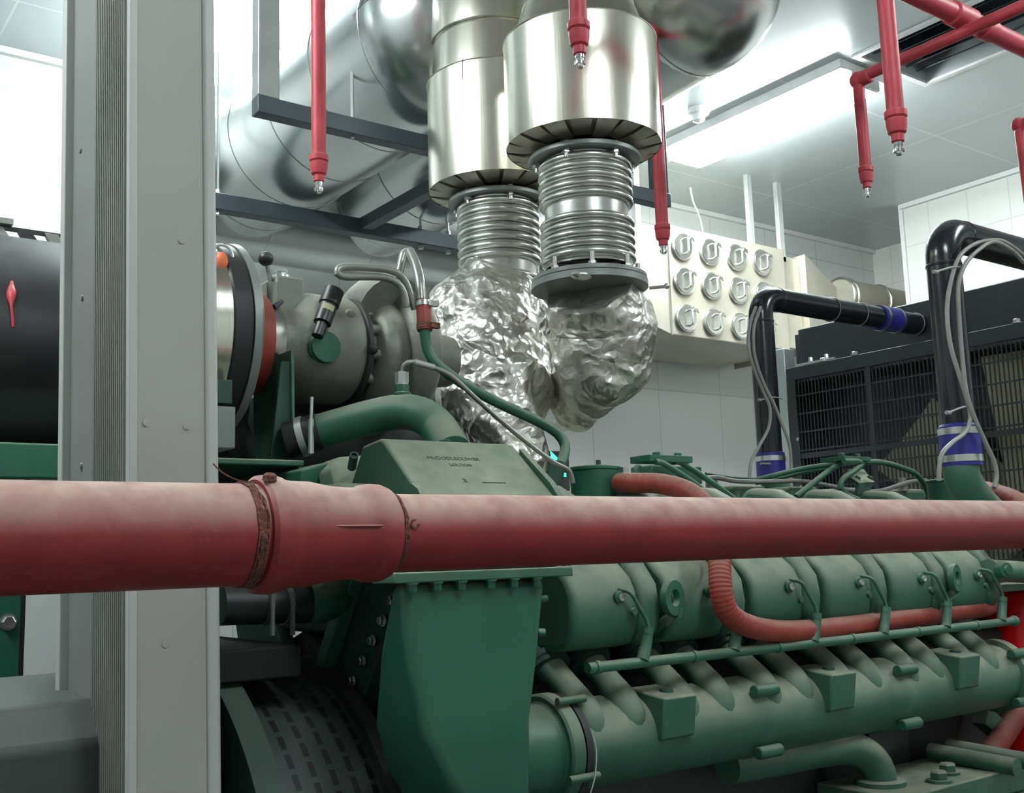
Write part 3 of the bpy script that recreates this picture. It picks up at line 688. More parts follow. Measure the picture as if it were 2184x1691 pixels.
# ---- charge air duct and aftercooler box
fp = [(.852, 1.565), (1.132, 1.565), (1.112, 1.44), (1.092, 1.34), (1.085, 1.16), (1.03, 1.15), (.985, 1.185), (.93, 1.26), (.885, 1.34), (.862, 1.45)]
dk = MB().prism([(x, 1.45, z_) for x, z_ in fp], (0, .02, 0))
for i in range(len(fp)):
    z_ = fp[i][1]; v = dk.v[len(fp)+i]; f = min(1, max(0, (1.565-z_)/.33)); v.y = 1.45 + .035 + .16*f; 
    if v.x < 1.0: v.x -= .012*f
dk = dk.build('charge_air_duct', 'greenclean', eng, bevel=.014, seg=4)
fl = MB().box((.826, 1.432, 1.567), (1.175, 1.50, 1.583)).build('duct_flange', 'green', eng, bevel=.002)
for px, py in ((881, 1242), (934, 1237), (986, 1232), (1049, 1226), (1098, 1222), (1146, 1218)):
    p = at(px, 1232-(px-930)*.05, Y=1.436); p.z = 1.5665
    MB().hexbolt((p.x, 1.4405, p.z), (0, 0, -1), .0080, .012).build('flange_bolt', 'greenclean', fl, loc=(p.x, 1.4405, p.z))
MB().lathe((1.118, 1.462, 1.475), (1, -.3, 0), [(0, .007), (.012, .007)], 10).build('side_bolt', 'greenclean', dk)
MB().lathe((1.13, 1.47, 1.53), (1, -.3, 0), [(0, .006), (.014, .006)], 10).build('side_bolt', 'greenclean', dk)
# aftercooler top: sloping front
bxp = [(1.455, 1.583), (1.455, 1.700), (1.470, 1.712), (1.575, 1.802), (1.59, 1.806), (1.65, 1.800), (1.72, 1.70), (1.73, 1.583)]
bx = MB().prism([(.893, y, z) for y, z in bxp], (.272, 0, 0)).build('aftercooler_housing', 'green', eng, bevel=.006, seg=3)
n_ = Vector((0, -(1.802-1.712), (1.575-1.470))).normalized(); n_ = Vector((0, -.65, .76))
MB().prism([(.885, 1.44, 1.583), (.885, 1.44, 1.69), (.885, 1.455, 1.712), (.885, 1.475, 1.722), (.885, 1.49, 1.60)], (.010, 0, 0)).build('edge_flange', 'green', bx)
MB().prism([(1.165, 1.44, 1.583), (1.165, 1.45, 1.70), (1.165, 1.475, 1.728), (1.165, 1.56, 1.795), (1.165, 1.58, 1.60)], (.012, 0, 0)).build('edge_flange', 'green', bx)
# cast lettering on the sloping face
def face_pt(u, v): # u along x, v up the slope from lower edge (m)
    L = Vector((0, .105, .090)).normalized(); return Vector((.893+u, 1.470, 1.712)) + L*v
def text_mesh(body, size, org, ux, uy, name, m, parent, depth=.0012, flipx=False):
    cu = bpy.data.curves.new('lettering', 'FONT'); cu.body = body; cu.size = size; cu.extrude = depth; cu.align_x = 'CENTER'
    o = bpy.data.objects.new('lettering', cu); COL.objects.link(o)
    dg = bpy.context.evaluated_depsgraph_get(); me = bpy.data.meshes.new_from_object(o.evaluated_get(dg))
    bpy.data.objects.remove(o); bpy.data.curves.remove(cu)
    ux = Vector(ux).normalized(); uy = Vector(uy).normalized(); uz = ux.cross(uy)
    mb = MB(); mb.add([Vector(org)+ux*v.co.x*(-1 if flipx else 1)+uy*v.co.y+uz*v.co.z for v in me.vertices], [tuple(p.vertices) for p in me.polygons])
    bpy.data.meshes.remove(me); return mb.build(name, m, parent)
sl = Vector((0, .105, .090)).normalized()
text_mesh('MUDODLEOLIWER', .0125, face_pt(.115, .086), (1, 0, 0), sl, 'cast_lettering', 'greendark', bx, .0006)
text_mesh('LOLTION', .0105, face_pt(.120, .068), (1, 0, 0), sl, 'cast_lettering', 'greendark', bx, .0006)
text_mesh('a', .022, face_pt(.105, .022), (1, 0, 0), sl, 'cast_lettering', 'greendark', bx, .0006)
a = face_pt(.140, .022); MB().obox(a+Vector((.022, 0, 0)), (.024, 0, 0), sl*.0011, sl.cross(Vector((1, 0, 0)))*-.0008).build('cast_mark', 'greendark', bx)
# green coolant elbow on the box
P = [at(648, 930, Y=2.02), at(700, 915, Y=1.99), at(790, 890, Y=1.92), at(860, 878, Y=1.86), at(905, 888, Y=1.81), at(935, 912, Y=1.78)]
P.append(Vector((P[-1].x-.02, 1.70, 1.80)))
ce = MB().tube(P, .036, 28).build('coolant_elbow', 'greenpipe', eng)
q = Vector((P[-1].x, 1.70, 1.80))
MB().lathe((q.x, q.y, 1.775), (0, 0, 1), [(0, .052), (.030, .050), (.036, .038)], 32).build('elbow_flange', 'green', ce)
MB().hexbolt((q.x-.05, q.y-.05, 1.806), (0, 0, 1), .010, .010).build('flange_bolt', 'greenclean', ce)
q = at(858, 868, Y=1.865)
MB().lathe(q, (0, 0, 1), [(-.03, .020), (.028, .019), (.030, .015), (.045, .014), (.045, .011)], 20).build('sensor_boss', 'greenclean', ce)
MB().lathe(q+Vector((0, 0, .045)), (0, 0, 1), [(0, .013), (.004, .013)], 20).lathe(q+Vector((0, 0, .049)), (0, 0, 1), [(0, .014), (.022, .014), (.024, .006)], 6).build('union_nut', 'galv', ce)
d_ = (P[0]-P[1]).normalized()
MB().lathe(P[0]+d_*-.035, d_, [(0, .0385), (.04, .0395), (.07, .038)], 28).build('rubber_sleeve', 'black', ce)
cc = MB().lathe(P[0]-d_*.005, d_, [(0, .0415), (.014, .0415)], 32).build('hose_clamp', 'galv', ce)
c = P[0]+Vector((0, -.042, 0)); MB().cyl(c+Vector((-.004, 0, .03)), c+Vector((-.002, 0, .075)), .0035, seg=8).cyl(c+Vector((-.004, 0, -.04)), c+Vector((-.004, 0, .03)), .006, seg=8).build('clamp_screw', 'galv', cc)
# castings left of the box
MB().prism([(.93, y, z) for y, z in [(1.62, 1.60), (1.60, 1.70), (1.64, 1.735), (1.95, 1.735), (1.95, 1.60)]], (-.09, 0, 0)).build('side_casting', 'green', eng, bevel=.008)
cs = MB().prism([at(716, 1040, Y=1.72), at(706, 1000, Y=1.78), at(718, 975, Y=1.84), at(790, 970, Y=1.84), at(800, 1000, Y=1.72), at(796, 1040, Y=1.66)], (.02, .10, .0)).build('corner_casting', 'green', eng, bevel=.006)
for (px, py) in ((753, 983), (770, 1022), (838, 1030)):
    p = at(px, py, Y=1.70); MB().lathe(p, (-.3, -.8, .5), [(-.02, .008), (.018, .008), (.018, .005), (.012, .004)], 14).build('stud', 'greendark', cs, loc=p)
MB().prism([at(642, 1030, Y=1.86), at(645, 1000, Y=1.86), at(700, 985, Y=1.86), at(722, 1032, Y=1.86)], (0, .12, 0)).build('rear_bracket', 'greenclean', eng, bevel=.004)
# platform carrying the filter bracket
pf = MB()
A = at(462, 978, Y=1.95); B = at(640, 985, Y=1.95)
z = A.z
MB().box((A.x-.05, 1.93, z-.012), (B.x, 2.40, z)).build('platform_top', 'green', eng, bevel=.003)
MB().box((B.x-.012, 1.93, z-.10), (B.x, 2.40, z-.012)).build('platform_side', 'greendark', eng, bevel=.003)
MB().box((A.x-.05, 1.95, z-.14), (B.x-.03, 2.38, z-.10)).build('platform_floor', 'darkcast', eng)
br = MB()
a, b, c, d = at(600, 770, Y=2.06), at(624, 770, Y=2.06), at(626, 975, Y=2.06), at(578, 975, Y=2.06)
MB().prism([a, b, c, d], (0, .012, 0)).build('filter_bracket', 'greendark', eng, bevel=.002)
MB().prism([at(621, 745, Y=2.05), at(628, 770, Y=2.05), at(630, 978, Y=2.05), at(624, 978, Y=2.05)], (0, .20, 0)).build('bracket_flange', 'green', eng, bevel=.001)
MB().box((at(575, 978, Y=2.04).x, 2.03, z), (at(632, 978, Y=2.04).x, 2.26, z+.008)).build('bracket_foot', 'green', eng, bevel=.001)
# ---- turbocharger
TY, TZ = 2.20, 2.083
tb = MB().lathe((.955, TY, TZ), (1, 0, 0), [(0, .060), (.0, .088), (.04, .094), (.065, .118), (.085, .124), (.175, .124), (.19, .116), (.192, .092), (.25, .088), (.26, .10)], 56).build('turbocharger', 'castgrey', eng, loc=(1.1, TY, TZ))
tb['label'] = 'dusty grey turbocharger'
MB().lathe((1.143, TY, TZ), (1, 0, 0), [(0, .118), (.004, .124), (.014, .124), (.018, .117)], 56).build('clamp_band', 'darkcast', tb)
MB().sphere((1.152, TY-.126, TZ-.015), .012, 12, 8).build('clamp_screw', 'darkcast', tb)
for k in range(10):
    a = 2*PI*k/10+.2; MB().cyl((1.165, TY+.096*math.cos(a), TZ+.096*math.sin(a)), (1.22, TY+.096*math.cos(a), TZ+.096*math.sin(a)), .012, seg=12).build('bearing_rib', 'castgrey', tb)
# volute: growing scroll
m = MB(); vs = []; nu, nv = 72, 22
for i in range(nu+1):
    th = 2*PI*i/nu; r = .048+.032*(i/nu); Rm = .080+.038*(i/nu)
    for j in range(nv):
        w = 2*PI*j/nv; rad = Rm+r*math.cos(w); vs.append((1.235+r*1.02*math.sin(w), TY-rad*math.sin(th+.6), TZ+rad*math.cos(th+.6)))
m.add(vs, [(i*nv+j, i*nv+(j+1) % nv, (i+1)*nv+(j+1) % nv, (i+1)*nv+j) for i in range(nu) for j in range(nv)]+[tuple(range(nv)), tuple(reversed(range(nu*nv, nu*nv+nv)))])
m.lathe((1.21, TY, TZ), (1, 0, 0), [(0, .08), (.02, .09), (.10, .088), (.14, .07), (.22, .062)], 44)
m.torus((1.285, TY, TZ), (1, 0, 0), .124, .044, 56, 14)
m.build('volute', 'castgrey', tb)
m = MB().sphere(at(760, 690, Y=2.12), .022, 14, 8).sphere(at(745, 672, Y=2.10), .014, 12, 8); m.build('casting_boss', 'castgrey', tb)
g = at(700, 738, Y=2.07)
MB().lathe((g.x, 2.10, g.z), (0, -1, 0), [(-.05, .036), (.012, .036), (.014, .034), (.024, .034)], 36).build('round_cap', 'greenclean', tb)
a = at(686, 692, Y=2.065); b = at(712, 620, Y=2.075); dd = (b-a).normalized()
LL = (b-a).length
MB().lathe(a, dd, [(-.03, .013), (.004, .013), (.004, .0195), (LL*.55, .0195), (LL*.58, .0225), (LL, .0225), (LL+.001, .019), (LL-.004, .0185), (LL-.004, .0005)], 28).build('sensor_plug', 'black', tb)
MB().lathe(a+dd*.030, dd, [(0, .0200), (.014, .0200)], 28, a0=2.2, a1=3.6).build('paper_label', 'yellowlab', tb)
MB().lathe(a+dd*(LL-.003), dd, [(0, .0183), (.002, .018)], 24).build('plug_face', 'castgrey', tb)
MB().lathe((1.0, 2.36, 1.90), (1, 0, 0), [(0, .05), (.01, .105), (.30, .11), (.33, .08), (.5, .075)], 36).build('dark_drum', 'darkcast', tb)  # drum added to keep the space under the turbo dark
MB().box((.70, 2.42, 1.62), (1.50, 2.56, 2.00)).build('dark_backing', 'darkcast', eng, bevel=.01)  # dark box added behind the turbo so the pale wall does not show
MB().tube([(.90, 2.30, 1.99), (.95, 2.33, 1.88), (1.1, 2.35, 1.80)], .035, 18).build('oil_drain', 'darkcast', eng)
# valve block with lever
v0 = at(573, 683, Y=2.18); v1 = at(634, 602, Y=2.18)
vb = MB().box((v0.x, 2.14, v0.z-.01), (v1.x, 2.23, v1.z)).build('valve_block', 'castgrey', eng, bevel=.006, loc=((v0.x+v1.x)/2, 2.18, v0.z))
q = at(600, 598, Y=2.18); MB().lathe((q.x, 2.18, v1.z), (0, 0, 1), [(0, .022), (.010, .020), (.010, .011), (.022, .011)], 16).lathe((q.x, 2.18, v1.z+.018), (0, 0, 1), [(0, .014), (.006, .014)], 6).build('top_plug', 'galv', vb)
q0 = at(583, 606, Y=2.16); q1 = at(567, 552, Y=2.16)
MB().cyl(q0+Vector((0, 0, -.02)), q1, .0058, .0045, seg=12).build('lever', 'castgrey', vb)
MB().sphere(q1, .0165, 20, 12).build('lever_knob', 'black', vb)
q = at(577, 640, Y=2.14); MB().cyl(q+Vector((0, -.012, -.035)), q+Vector((0, -.012, .035)), .013, seg=14).build('side_port', 'castgrey', vb)
a = at(585, 655, Y=2.11); b = at(603, 642, Y=2.11); MB().cyl(a, b, .007, .004, seg=10).build('drain_tap', 'beam', vb)
for py in (650, 672):
    MB().tube([at(630, py-1, Y=2.19), at(720, py+5, Y=2.19)], .0075, 12, raw=True).build('oil_tube', 'greypipe', eng)
# looping grey pipes above turbo
MB().tube([at(*p, Y=2.0) for p in ((868, 655), (862, 625), (848, 604), (820, 592), (770, 590), (735, 590), (719, 583), (724, 572), (745, 569), (790, 571), (830, 576), (858, 590), (873, 620), (885, 660))], .0082, 14).build('loop_pipe', 'greypipe', eng)
MB().tube([at(*p, Y=2.1) for p in ((850, 612), (851, 585), (856, 562), (860, 545), (866, 538), (874, 540), (884, 560), (892, 590), (900, 625), (903, 648))], .0098, 14).build('loop_pipe', 'greypipe', eng)
# joined pipe running down to the right with a red sleeve
P1 = [at(905, 700, Y=1.97), at(912, 745, Y=1.97), at(930, 775, Y=1.96), at(990, 820, Y=1.94), at(1075, 865, Y=1.92), at(1150, 900, Y=1.90), at(1190, 925, Y=1.89), at(1205, 950, Y=1.88), at(1200, 980, Y=1.87), at(1186, 1012, Y=1.86)]
wp = MB().tube(P1, .0118, 16).build('water_return_pipe', 'greenpipe', eng)
a = at(903, 642, Y=1.98); b = at(906, 705, Y=1.97)
MB().cyl(a, b, .0165, seg=20).build('silicone_sleeve', 'hempred' if False else 'redhose', wp)
for f in (.12, .86):
    c = a.lerp(b, f); m = MB().lathe(c-(b-a).normalized()*.006, b-a, [(0, .018), (.012, .018)], 24); m.box((c.x+.004, c.y-.024, c.z-.006), (c.x+.026, c.y-.012, c.z+.006)); m.build('hose_clamp', 'hempred' if f > .5 else 'bolt', wp)
MB().tube([at(898, 640, Y=1.99), at(895, 600, Y=2.0), at(885, 560, Y=2.03), at(874, 536, Y=2.06)], .0112, 14).build('upper_pipe', 'greypipe', wp)
a = at(1186, 1000, Y=1.86); MB().cyl(a+Vector((.002, 0, .015)), a+Vector((-.012, 0, -.045)), .020, .018, seg=20).build('pipe_socket', 'greendark', wp)
P2 = [at(857, 805, Y=1.865), at(857, 790, Y=1.865), at(862, 777, Y=1.86), at(880, 772, Y=1.855), at(915, 780, Y=1.85), at(960, 800, Y=1.84), at(1010, 845, Y=1.83), at(1060, 890, Y=1.82), at(1120, 940, Y=1.81), at(1180, 985, Y=1.80), at(1215, 1005, Y=1.80), at(1222, 1030, Y=1.80)]
hs = MB().tube(P2, lambda u: .0035 if u < .12 else .0052, 12).build('vent_hose', 'greypipe', eng)
MB().cyl(at(884, 772, Y=1.854), at(925, 783, Y=1.848), .0068, seg=12).build('hose_ferrule', 'galv', hs)

# ---- fuel rail with six feed lines
RY, RZ = 1.500, 1.4035
rail = MB().cyl((1.255, RY, RZ), (2.665, RY, RZ), .0098, seg=20).sphere((2.665, RY, RZ), .014, 14, 10).build('fuel_rail', 'greenpipe', eng, loc=(1.9, RY, RZ))
for k in range(6):
    MB().cyl((1.272+.243*k, RY, RZ), (1.282+.243*k, RY, RZ), .0118, seg=20).build('rail_clip', 'greenpipe', rail)
    x = 1.385+.2435*k
    a = Vector((x, RY-.002, RZ+.004)); b = Vector((x+.012, RY, RZ+.030)); c = Vector((x+.020, RY-.001, RZ+.062)); d = Vector((x+.018, RY, RZ+.074)); e = Vector((x-.016, RY+.004, RZ+.128)); f = Vector((x-.022, 1.555, RZ+.136))
    fd = MB().tube([a, b, c], lambda u: .0122-.002*u, 14)
    fd = fd.build('feed_hose', 'greenpipe', rail, loc=a)
    for h, rr in ((.062, .0098), (.050, .0098)):
        q = a.lerp(c, h/.066); MB().lathe(q, (c-b), [(0, rr), (.004, rr)], 18).build('ferrule', 'greenclean', fd, loc=a)
    MB().tube(bend([c, d, e, f], .014, 6), .0038, 10, raw=True).build('injector_line', 'greenpipe', fd, loc=a)
# ---- corrugated red breather hoses and cup separators
def cup(px0, px1, pyt, D, d):
    c = at((px0+px1)/2, pyt+8, d=d); r = D/2
    o = MB().lathe((c.x, c.y, c.z-.10), (0, 0, 1), [(0, r*.92), (.095, r), (.097, r+.003), (.103, r+.003), (.105, r*.97), (.108, 0.001)], 44).build('breather_cup', 'greenclean', eng, loc=(c.x, c.y, c.z))
    MB().lathe((c.x+.005, c.y-.01, c.z+.008), (0, 0, 1), [(0, .006), (.012, .006)], 8).build('cup_stud', 'greendark', o)
    return c, r
c1, r1 = cup(1212, 1322, 992, .116, 2.50)
c2, r2 = cup(1976, 2062, 1018, .116, 3.20)
H1 = [at(1322, 1030, d=2.45), at(1352, 1030, d=2.40), at(1410, 1032, d=2.36), at(1470, 1050, d=2.30), at(1512, 1090, d=2.24), at(1532, 1140, d=2.20), at(1535, 1200, Y=1.49), at(1538, 1260, Y=1.475), at(1552, 1305, Y=1.475), at(1592, 1333, Y=1.485), at(1660, 1346, Y=1.50), at(1740, 1343, Y=1.515), at(1830, 1333, Y=1.53), at(1930, 1319, Y=1.545), at(2030, 1305, Y=1.555), at(2098, 1296, Y=1.56), at(2112, 1290, Y=1.58)]
MB().tube(H1, .0222, 22, rib=.028, pitch=.0075, step=.0019).build('corrugated_red_hose', 'redhose', eng)
MB().lathe(at(1326, 1030, d=2.45), H1[1]-H1[0], [(0, .0245), (.018, .0245)], 26).box(tuple(at(1330, 1008, d=2.45)-Vector((.008, .008, .012))), tuple(at(1330, 1008, d=2.45)+Vector((.008, .008, .012)))).build('hose_clamp', 'bolt', eng)
H2 = [at(2062, 1040, d=3.2), at(2090, 1042, d=3.1), at(2130, 1052, d=2.95), at(2180, 1075, d=2.8), at(2230, 1130, d=2.7)]
MB().tube(H2, .0235, 22, rib=.028, pitch=.0075, step=.0019).build('corrugated_red_hose', 'redhose', eng)
MB().lathe(at(2072, 1040, d=3.18), H2[1]-H2[0], [(0, .028), (.03, .029), (.034, .025)], 20).build('taped_joint', 'yellowlab', eng)

# ---- top of the engine between the cups
MB().box((1.55, 2.25, 1.70), (3.05, 2.62, 1.775)).build('far_bank_cover', 'green', eng, bevel=.02, seg=3)
for k in range(4):
    a = at(1560+k*115, 1040, Y=2.22); MB().box((a.x-.07, 2.14, 1.70), (a.x+.07, 2.30, 1.79)).build('far_cover_cap', 'green', eng, bevel=.015, seg=3)
def tubes(name, pts, Y, r, m='greenpipe'):
    P = [at(p[0], p[1], Y=(p[2] if len(p) > 2 else Y)) for p in pts]
    return MB().tube(P, r, 10).build(name, m, eng)
MB().tube(bend([at(1358, 1062, Y=1.9), at(1357, 988, Y=1.9), at(1372, 1012, Y=1.9), at(1380, 1030, Y=1.9)], .01), .0085, 10, raw=True).build('clip_bracket', 'greenpipe', eng)
a = at(1362, 984, Y=1.9); b = at(1452, 976, Y=1.9)
MB().box((a.x, 1.86, b.z-.016), (b.x, 1.93, b.z)).hexbolt((a.x+.04, 1.88, b.z), (0, 0, 1), .010, .008).hexbolt((b.x-.03, 1.88, b.z), (0, 0, 1), .010, .008).build('fuel_line_bracket', 'greenclean', eng, bevel=.002)
tubes('fuel_tube', [(1398, 985), (1412, 987), (1480, 1030), (1520, 1062)], 1.86, .0075)
tubes('fuel_tube', [(1438, 984), (1452, 986), (1520, 1030), (1566, 1064)], 1.87, .0075)
MB().box(tuple(at(1392, 1030, Y=1.96)), tuple(at(1450, 1000, Y=2.04))).build('valley_block', 'greenclean', eng, bevel=.004)
tubes('fuel_tube', [(1612, 1024, 2.2), (1650, 1014, 2.15), (1720, 998, 2.1), (1790, 988, 2.0), (1800, 984, 1.95)], 2.0, .008)
tubes('fuel_tube', [(1612, 1030, 2.25), (1660, 1020, 2.18), (1725, 1004, 2.12), (1785, 996, 2.04)], 2.0, .007)
tubes('fuel_tube', [(1795, 986), (1780, 996), (1740, 1026), (1698, 1060)], 1.92, .0085)
tubes('fuel_tube', [(1800, 984), (1828, 984), (1838, 990), (1822, 1004), (1796, 1024), (1793, 1040), (1808, 1056), (1830, 1066)], 1.88, .0085)
tubes('fuel_tube', [(1835, 986), (1880, 986), (1930, 1000), (1955, 1012), (1972, 1035), (1985, 1064)], 1.90, .0085)
a = at(1770, 990, Y=1.93); b = at(1826, 978, Y=1.93)
MB().box((a.x, 1.88, b.z-.012), (b.x, 1.96, b.z)).hexbolt((a.x+.03, 1.91, b.z), (0, 0, 1), .010, .010).hexbolt((b.x-.02, 1.91, b.z), (0, 0, 1), .010, .010).build('fuel_line_bracket', 'greenclean', eng, bevel=.002)
bk = MB().prism([at(1800, 1000, Y=1.95), at(1842, 1000, Y=1.95), at(1866, 1028, Y=1.88), at(1832, 1030, Y=1.88), at(1815, 1018, Y=1.9)], (.0, .006, -.004)).build('angle_bracket', 'green', eng, bevel=.001)
MB().prism([at(1832, 1030, Y=1.88), at(1866, 1029, Y=1.88), at(1850, 1054, Y=1.88), at(1828, 1054, Y=1.88)], (0, .01, 0)).build('bracket_leg', 'greendark', bk)
MB().hexbolt(at(1829, 1020, Y=1.875), (.2, -.5, .8), .008, .006).build('bracket_bolt', 'greenclean', bk)
MB().hexbolt(at(1855, 1020, Y=1.875), (.2, -.5, .8), .008, .006).build('bracket_bolt', 'greenclean', bk)
tubes('sensor_cable', [(1500, 1020), (1530, 1019), (1570, 1026), (1640, 1027), (1710, 1026), (1770, 1036), (1830, 1048), (1880, 1046), (1920, 1034), (1948, 1026), (1975, 1024)], 2.12, .0068, 'tubewhite')
for (px, py) in ((1517, 1018), (1925, 1022)):
    a = at(px, py, Y=2.14); MB().lathe(a-Vector((0, 0, .04)), (0, 0, 1), [(0, .018), (.03, .018), (.03, .012), (.045, .012)], 12).build('sensor', 'greypipe', eng)
tubes('thin_tube', [(1505, 1010, 2.2), (1560, 1018, 2.2), (1620, 1022, 2.2)], 2.2, .004, 'greenpipe')
# water outlets under the black pipes
for (px, py, Y) in ((1645, 1012, 2.62), (2052, 1010, 1.60)):
    a = at(px, py, Y=Y); MB().tube([a+Vector((0, 0, .045)), a+Vector((0, 0, -.01)), a+Vector((.05, -.01, -.08)), a+Vector((.14, -.02, -.14))], lambda u: .046+.004*u, 26).build('water_outlet', 'green', eng)
# right hand end of the engine
ro = MB().cyl(at(2108, 1216, Y=1.52), at(2215, 1222, Y=1.52), .028, seg=24).build('water_rail_end', 'green', eng)
a = at(2140, 1216, Y=1.485); MB().lathe(a, (-.3, -1, 0), [(-.01, .020), (.012, .019), (.014, .012), (.02, .011)], 20).build('rail_plug', 'greenclean', ro)
MB().box((2.70, 1.80, 1.45), (3.02, 2.4, 1.60)).build('front_housing', 'greenclean', eng, bevel=.02)
MB().box((2.66, 1.535, 1.474), (3.35, 1.66, 1.490)).build('front_shelf', 'green', eng, bevel=.002)

# ---- accessories under the manifold
MB().tube([(1.70, 1.60, 1.165), (1.85, 1.59, 1.165), (1.99, 1.58, 1.165), (2.07, 1.57, 1.158), (2.118, 1.556, 1.130), (2.132, 1.55, 1.10), (2.135, 1.55, 1.07)], .037, 26).build('oil_elbow', 'green', eng)
a = at(1985, 1668, Y=1.55)
acc = MB().box((2.05, 1.44, 1.02), (2.62, 1.66, 1.075)).build('oil_cooler_block', 'green', eng, bevel=.004)
MB().lathe((2.135, 1.55, 1.075), (0, 0, 1), [(0, .056), (.010, .056), (.013, .042)], 32).build('elbow_flange', 'green', acc)
for (x, y) in ((2.245, 1.475), (2.335, 1.51)):
    MB().lathe((x, y, 1.0755), (0, 0, 1), [(0, .028), (.006, .028)], 28).lathe((x, y, 1.082), (0, 0, 1), [(0, .020), (.014, .020), (.018, .015)], 6).build('drain_plug', 'green', acc)
MB().box((2.08, 1.42, .86), (2.55, 1.50, 1.018)).build('cooler_front', 'greenclean', acc, bevel=.004)
for x in (2.14, 2.30, 2.45): MB().hexbolt((x, 1.419, .985), (0, -1, 0), .008, .006).build('front_bolt', 'green', acc, loc=(x, 1.419, .985))
for (x) in (2.44, 2.52): MB().cyl((x, 1.40, 1.09), (x, 1.62, 1.10), .020, seg=20).build('oil_line_union', 'green', acc)
MB().tube([at(2190, 1480, Y=1.62), at(2165, 1530, Y=1.60), at(2135, 1575, Y=1.58), at(2110, 1612, Y=1.56)], .027, 22, rib=.05, pitch=.010, step=.0025).build('corrugated_red_hose', 'redhose', eng)
MB().box((2.10, 1.66, 1.05), (2.42, 1.75, 1.24)).build('pump_body', 'darkcast', eng, bevel=.01)
MB().cyl((2.25, 1.62, 1.16), (2.25, 1.70, 1.16), .05, seg=24).build('pump_cover', 'darkcast', eng)
MB().obox(at(2115, 1545, Y=1.62), (.05, 0, -.03), (0, .02, 0), (.012, 0, .02)).build('pump_bracket', 'green', eng)
MB().lathe((2.66, 1.60, .98), (0, -1, 0), [(-.05, .10), (.0, .10), (.012, .09), (.014, .03)], 36).build('pulley_cover', 'greendark', eng)
for k in range(7):
    x = 1.25+.25*k; MB().lathe((x, 1.685, .92), (0, -1, 0), [(0, .085), (.02, .085), (.024, .078)], 32).build('crankcase_door', 'darkcast', eng)

# ---- bell housing and generator at the left
gen = thing('generator', 'dark round generator housing with a slotted guard behind the column', 'generator', (.6, EY, .3))
GZ = .945
MB().lathe((.70, EY, GZ), (1, 0, 0), [(0, .30), (0, .515), (.045, .515), (.05, .50), (.05, .30)], 96, cap=False).build('adapter_ring', 'greendark', gen)
sg = MB().lathe((.75, EY, GZ), (1, 0, 0), [(0, .455), (.20, .455)], 96, cap=False).build('slotted_guard', 'slots', gen, loc=(.75, EY, GZ)); sg.parent = gen
MB().lathe((.95, EY, GZ), (1, 0, 0), [(0, .30), (0, .475), (.03, .475), (.03, .3)], 96, cap=False).build('rear_ring', 'darkcast', gen)
gz = at(85, 1437, Y=2.32).z
MB().prism([(-1.3, y, z) for y, z in [(1.75, .55), (1.75, gz-.06), (1.80, gz), (2.32, gz), (2.37, gz-.06), (2.37, .55)]], (1.98, 0, 0)).build('stator_shell', 'dimgreen', gen, bevel=.01)
MB().box((-1.3, 1.72, .30), (.65, 2.40, .55)).build('mounting_foot', 'darkcast', gen, bevel=.01)
MB().box((-1.45, 1.62, 0), (3.6, 1.78, .30)).build('skid_rail', 'darkcast', gen, bevel=.008)
MB().box((-1.45, 2.34, 0), (3.6, 2.50, .30)).build('skid_rail', 'darkcast', gen, bevel=.008)
# lower green elbow with dark hose above the guard
b = at(600, 1285, Y=1.86); c = at(665, 1275, Y=1.86); d = at(720, 1235, Y=1.88)
MB().tube([at(655, 1285, Y=1.86), at(690, 1280, Y=1.86), at(725, 1255, Y=1.88), at(745, 1215, Y=1.92), at(750, 1150, Y=1.96)], .040, 26).build('lower_water_elbow', 'greenpipe', eng)
lh = MB().tube([at(470, 1290, Y=1.87), at(665, 1286, Y=1.86)], .036, 26, raw=True).build('black_water_hose', 'black', eng)
for px in (557, 600): 
    q = at(px, 1287, Y=1.865); MB().lathe(q, (1, 0, 0), [(0, .039), (.010, .039)], 28).box((q.x, q.y-.046, q.z-.055), (q.x+.006, q.y-.037, q.z+.02)).build('hose_clamp', 'greypipe', lh)
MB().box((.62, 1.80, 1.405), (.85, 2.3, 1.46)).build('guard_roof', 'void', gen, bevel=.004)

# ------------------------------------------------------------------ air filter
t = thing('air_filter', 'round air filter drum with dark rubber band, half hidden by the column', 'air filter', (.7, TY, 1.88))
MB().lathe((.615, TY, TZ), (1, 0, 0), [(0, .10), (.02, .19), (.187, .198)], 80).build('drum', 'steel', t)
MB().lathe((.800, TY, TZ), (1, 0, 0), [(0, .197), (.004, .203), (.040, .203), (.044, .198)], 80).build('rubber_band', 'black', t)
MB().lathe((.843, TY, TZ), (1, 0, 0), [(0, .19), (0, .206), (.014, .208), (.020, .202), (.026, .12), (.026, .085)], 80).build('end_flange', 'flange', t)
MB().lathe((.868, TY, TZ), (1, 0, 0), [(0, .108), (.005, .114), (.060, .114), (.064, .104)], 56).build('red_hose_sleeve', 'redhose', t)
MB().lathe((.930, TY, TZ), (1, 0, 0), [(0, .100), (.030, .096), (.034, .07)], 56).build('steel_band', 'bolt', t)
q = at(472, 560, Y=2.05); MB().sphere(q, .014, 12, 8, (1, 1, 1.6)).build('restriction_gauge', 'orange', t)
q = at(474, 545, Y=2.06); MB().torus(q, (0, 1, 0), .022, .003, 24, 8).build('lifting_ring', 'galv', t)
q0 = at(468, 870, Y=2.03); q1 = at(490, 960, Y=2.03)
MB().box((q0.x-.1, 2.00, q1.z), (q1.x, 2.14, q0.z)).build('saddle_bracket', 'flange', t, bevel=.003)
q0 = at(468, 808, Y=2.0); q1 = at(500, 862, Y=2.0)
MB().box((q0.x-.1, 2.0, q1.z), (q1.x-.004, 2.08, q0.z)).build('saddle_plate', 'greendark', t, bevel=.002)

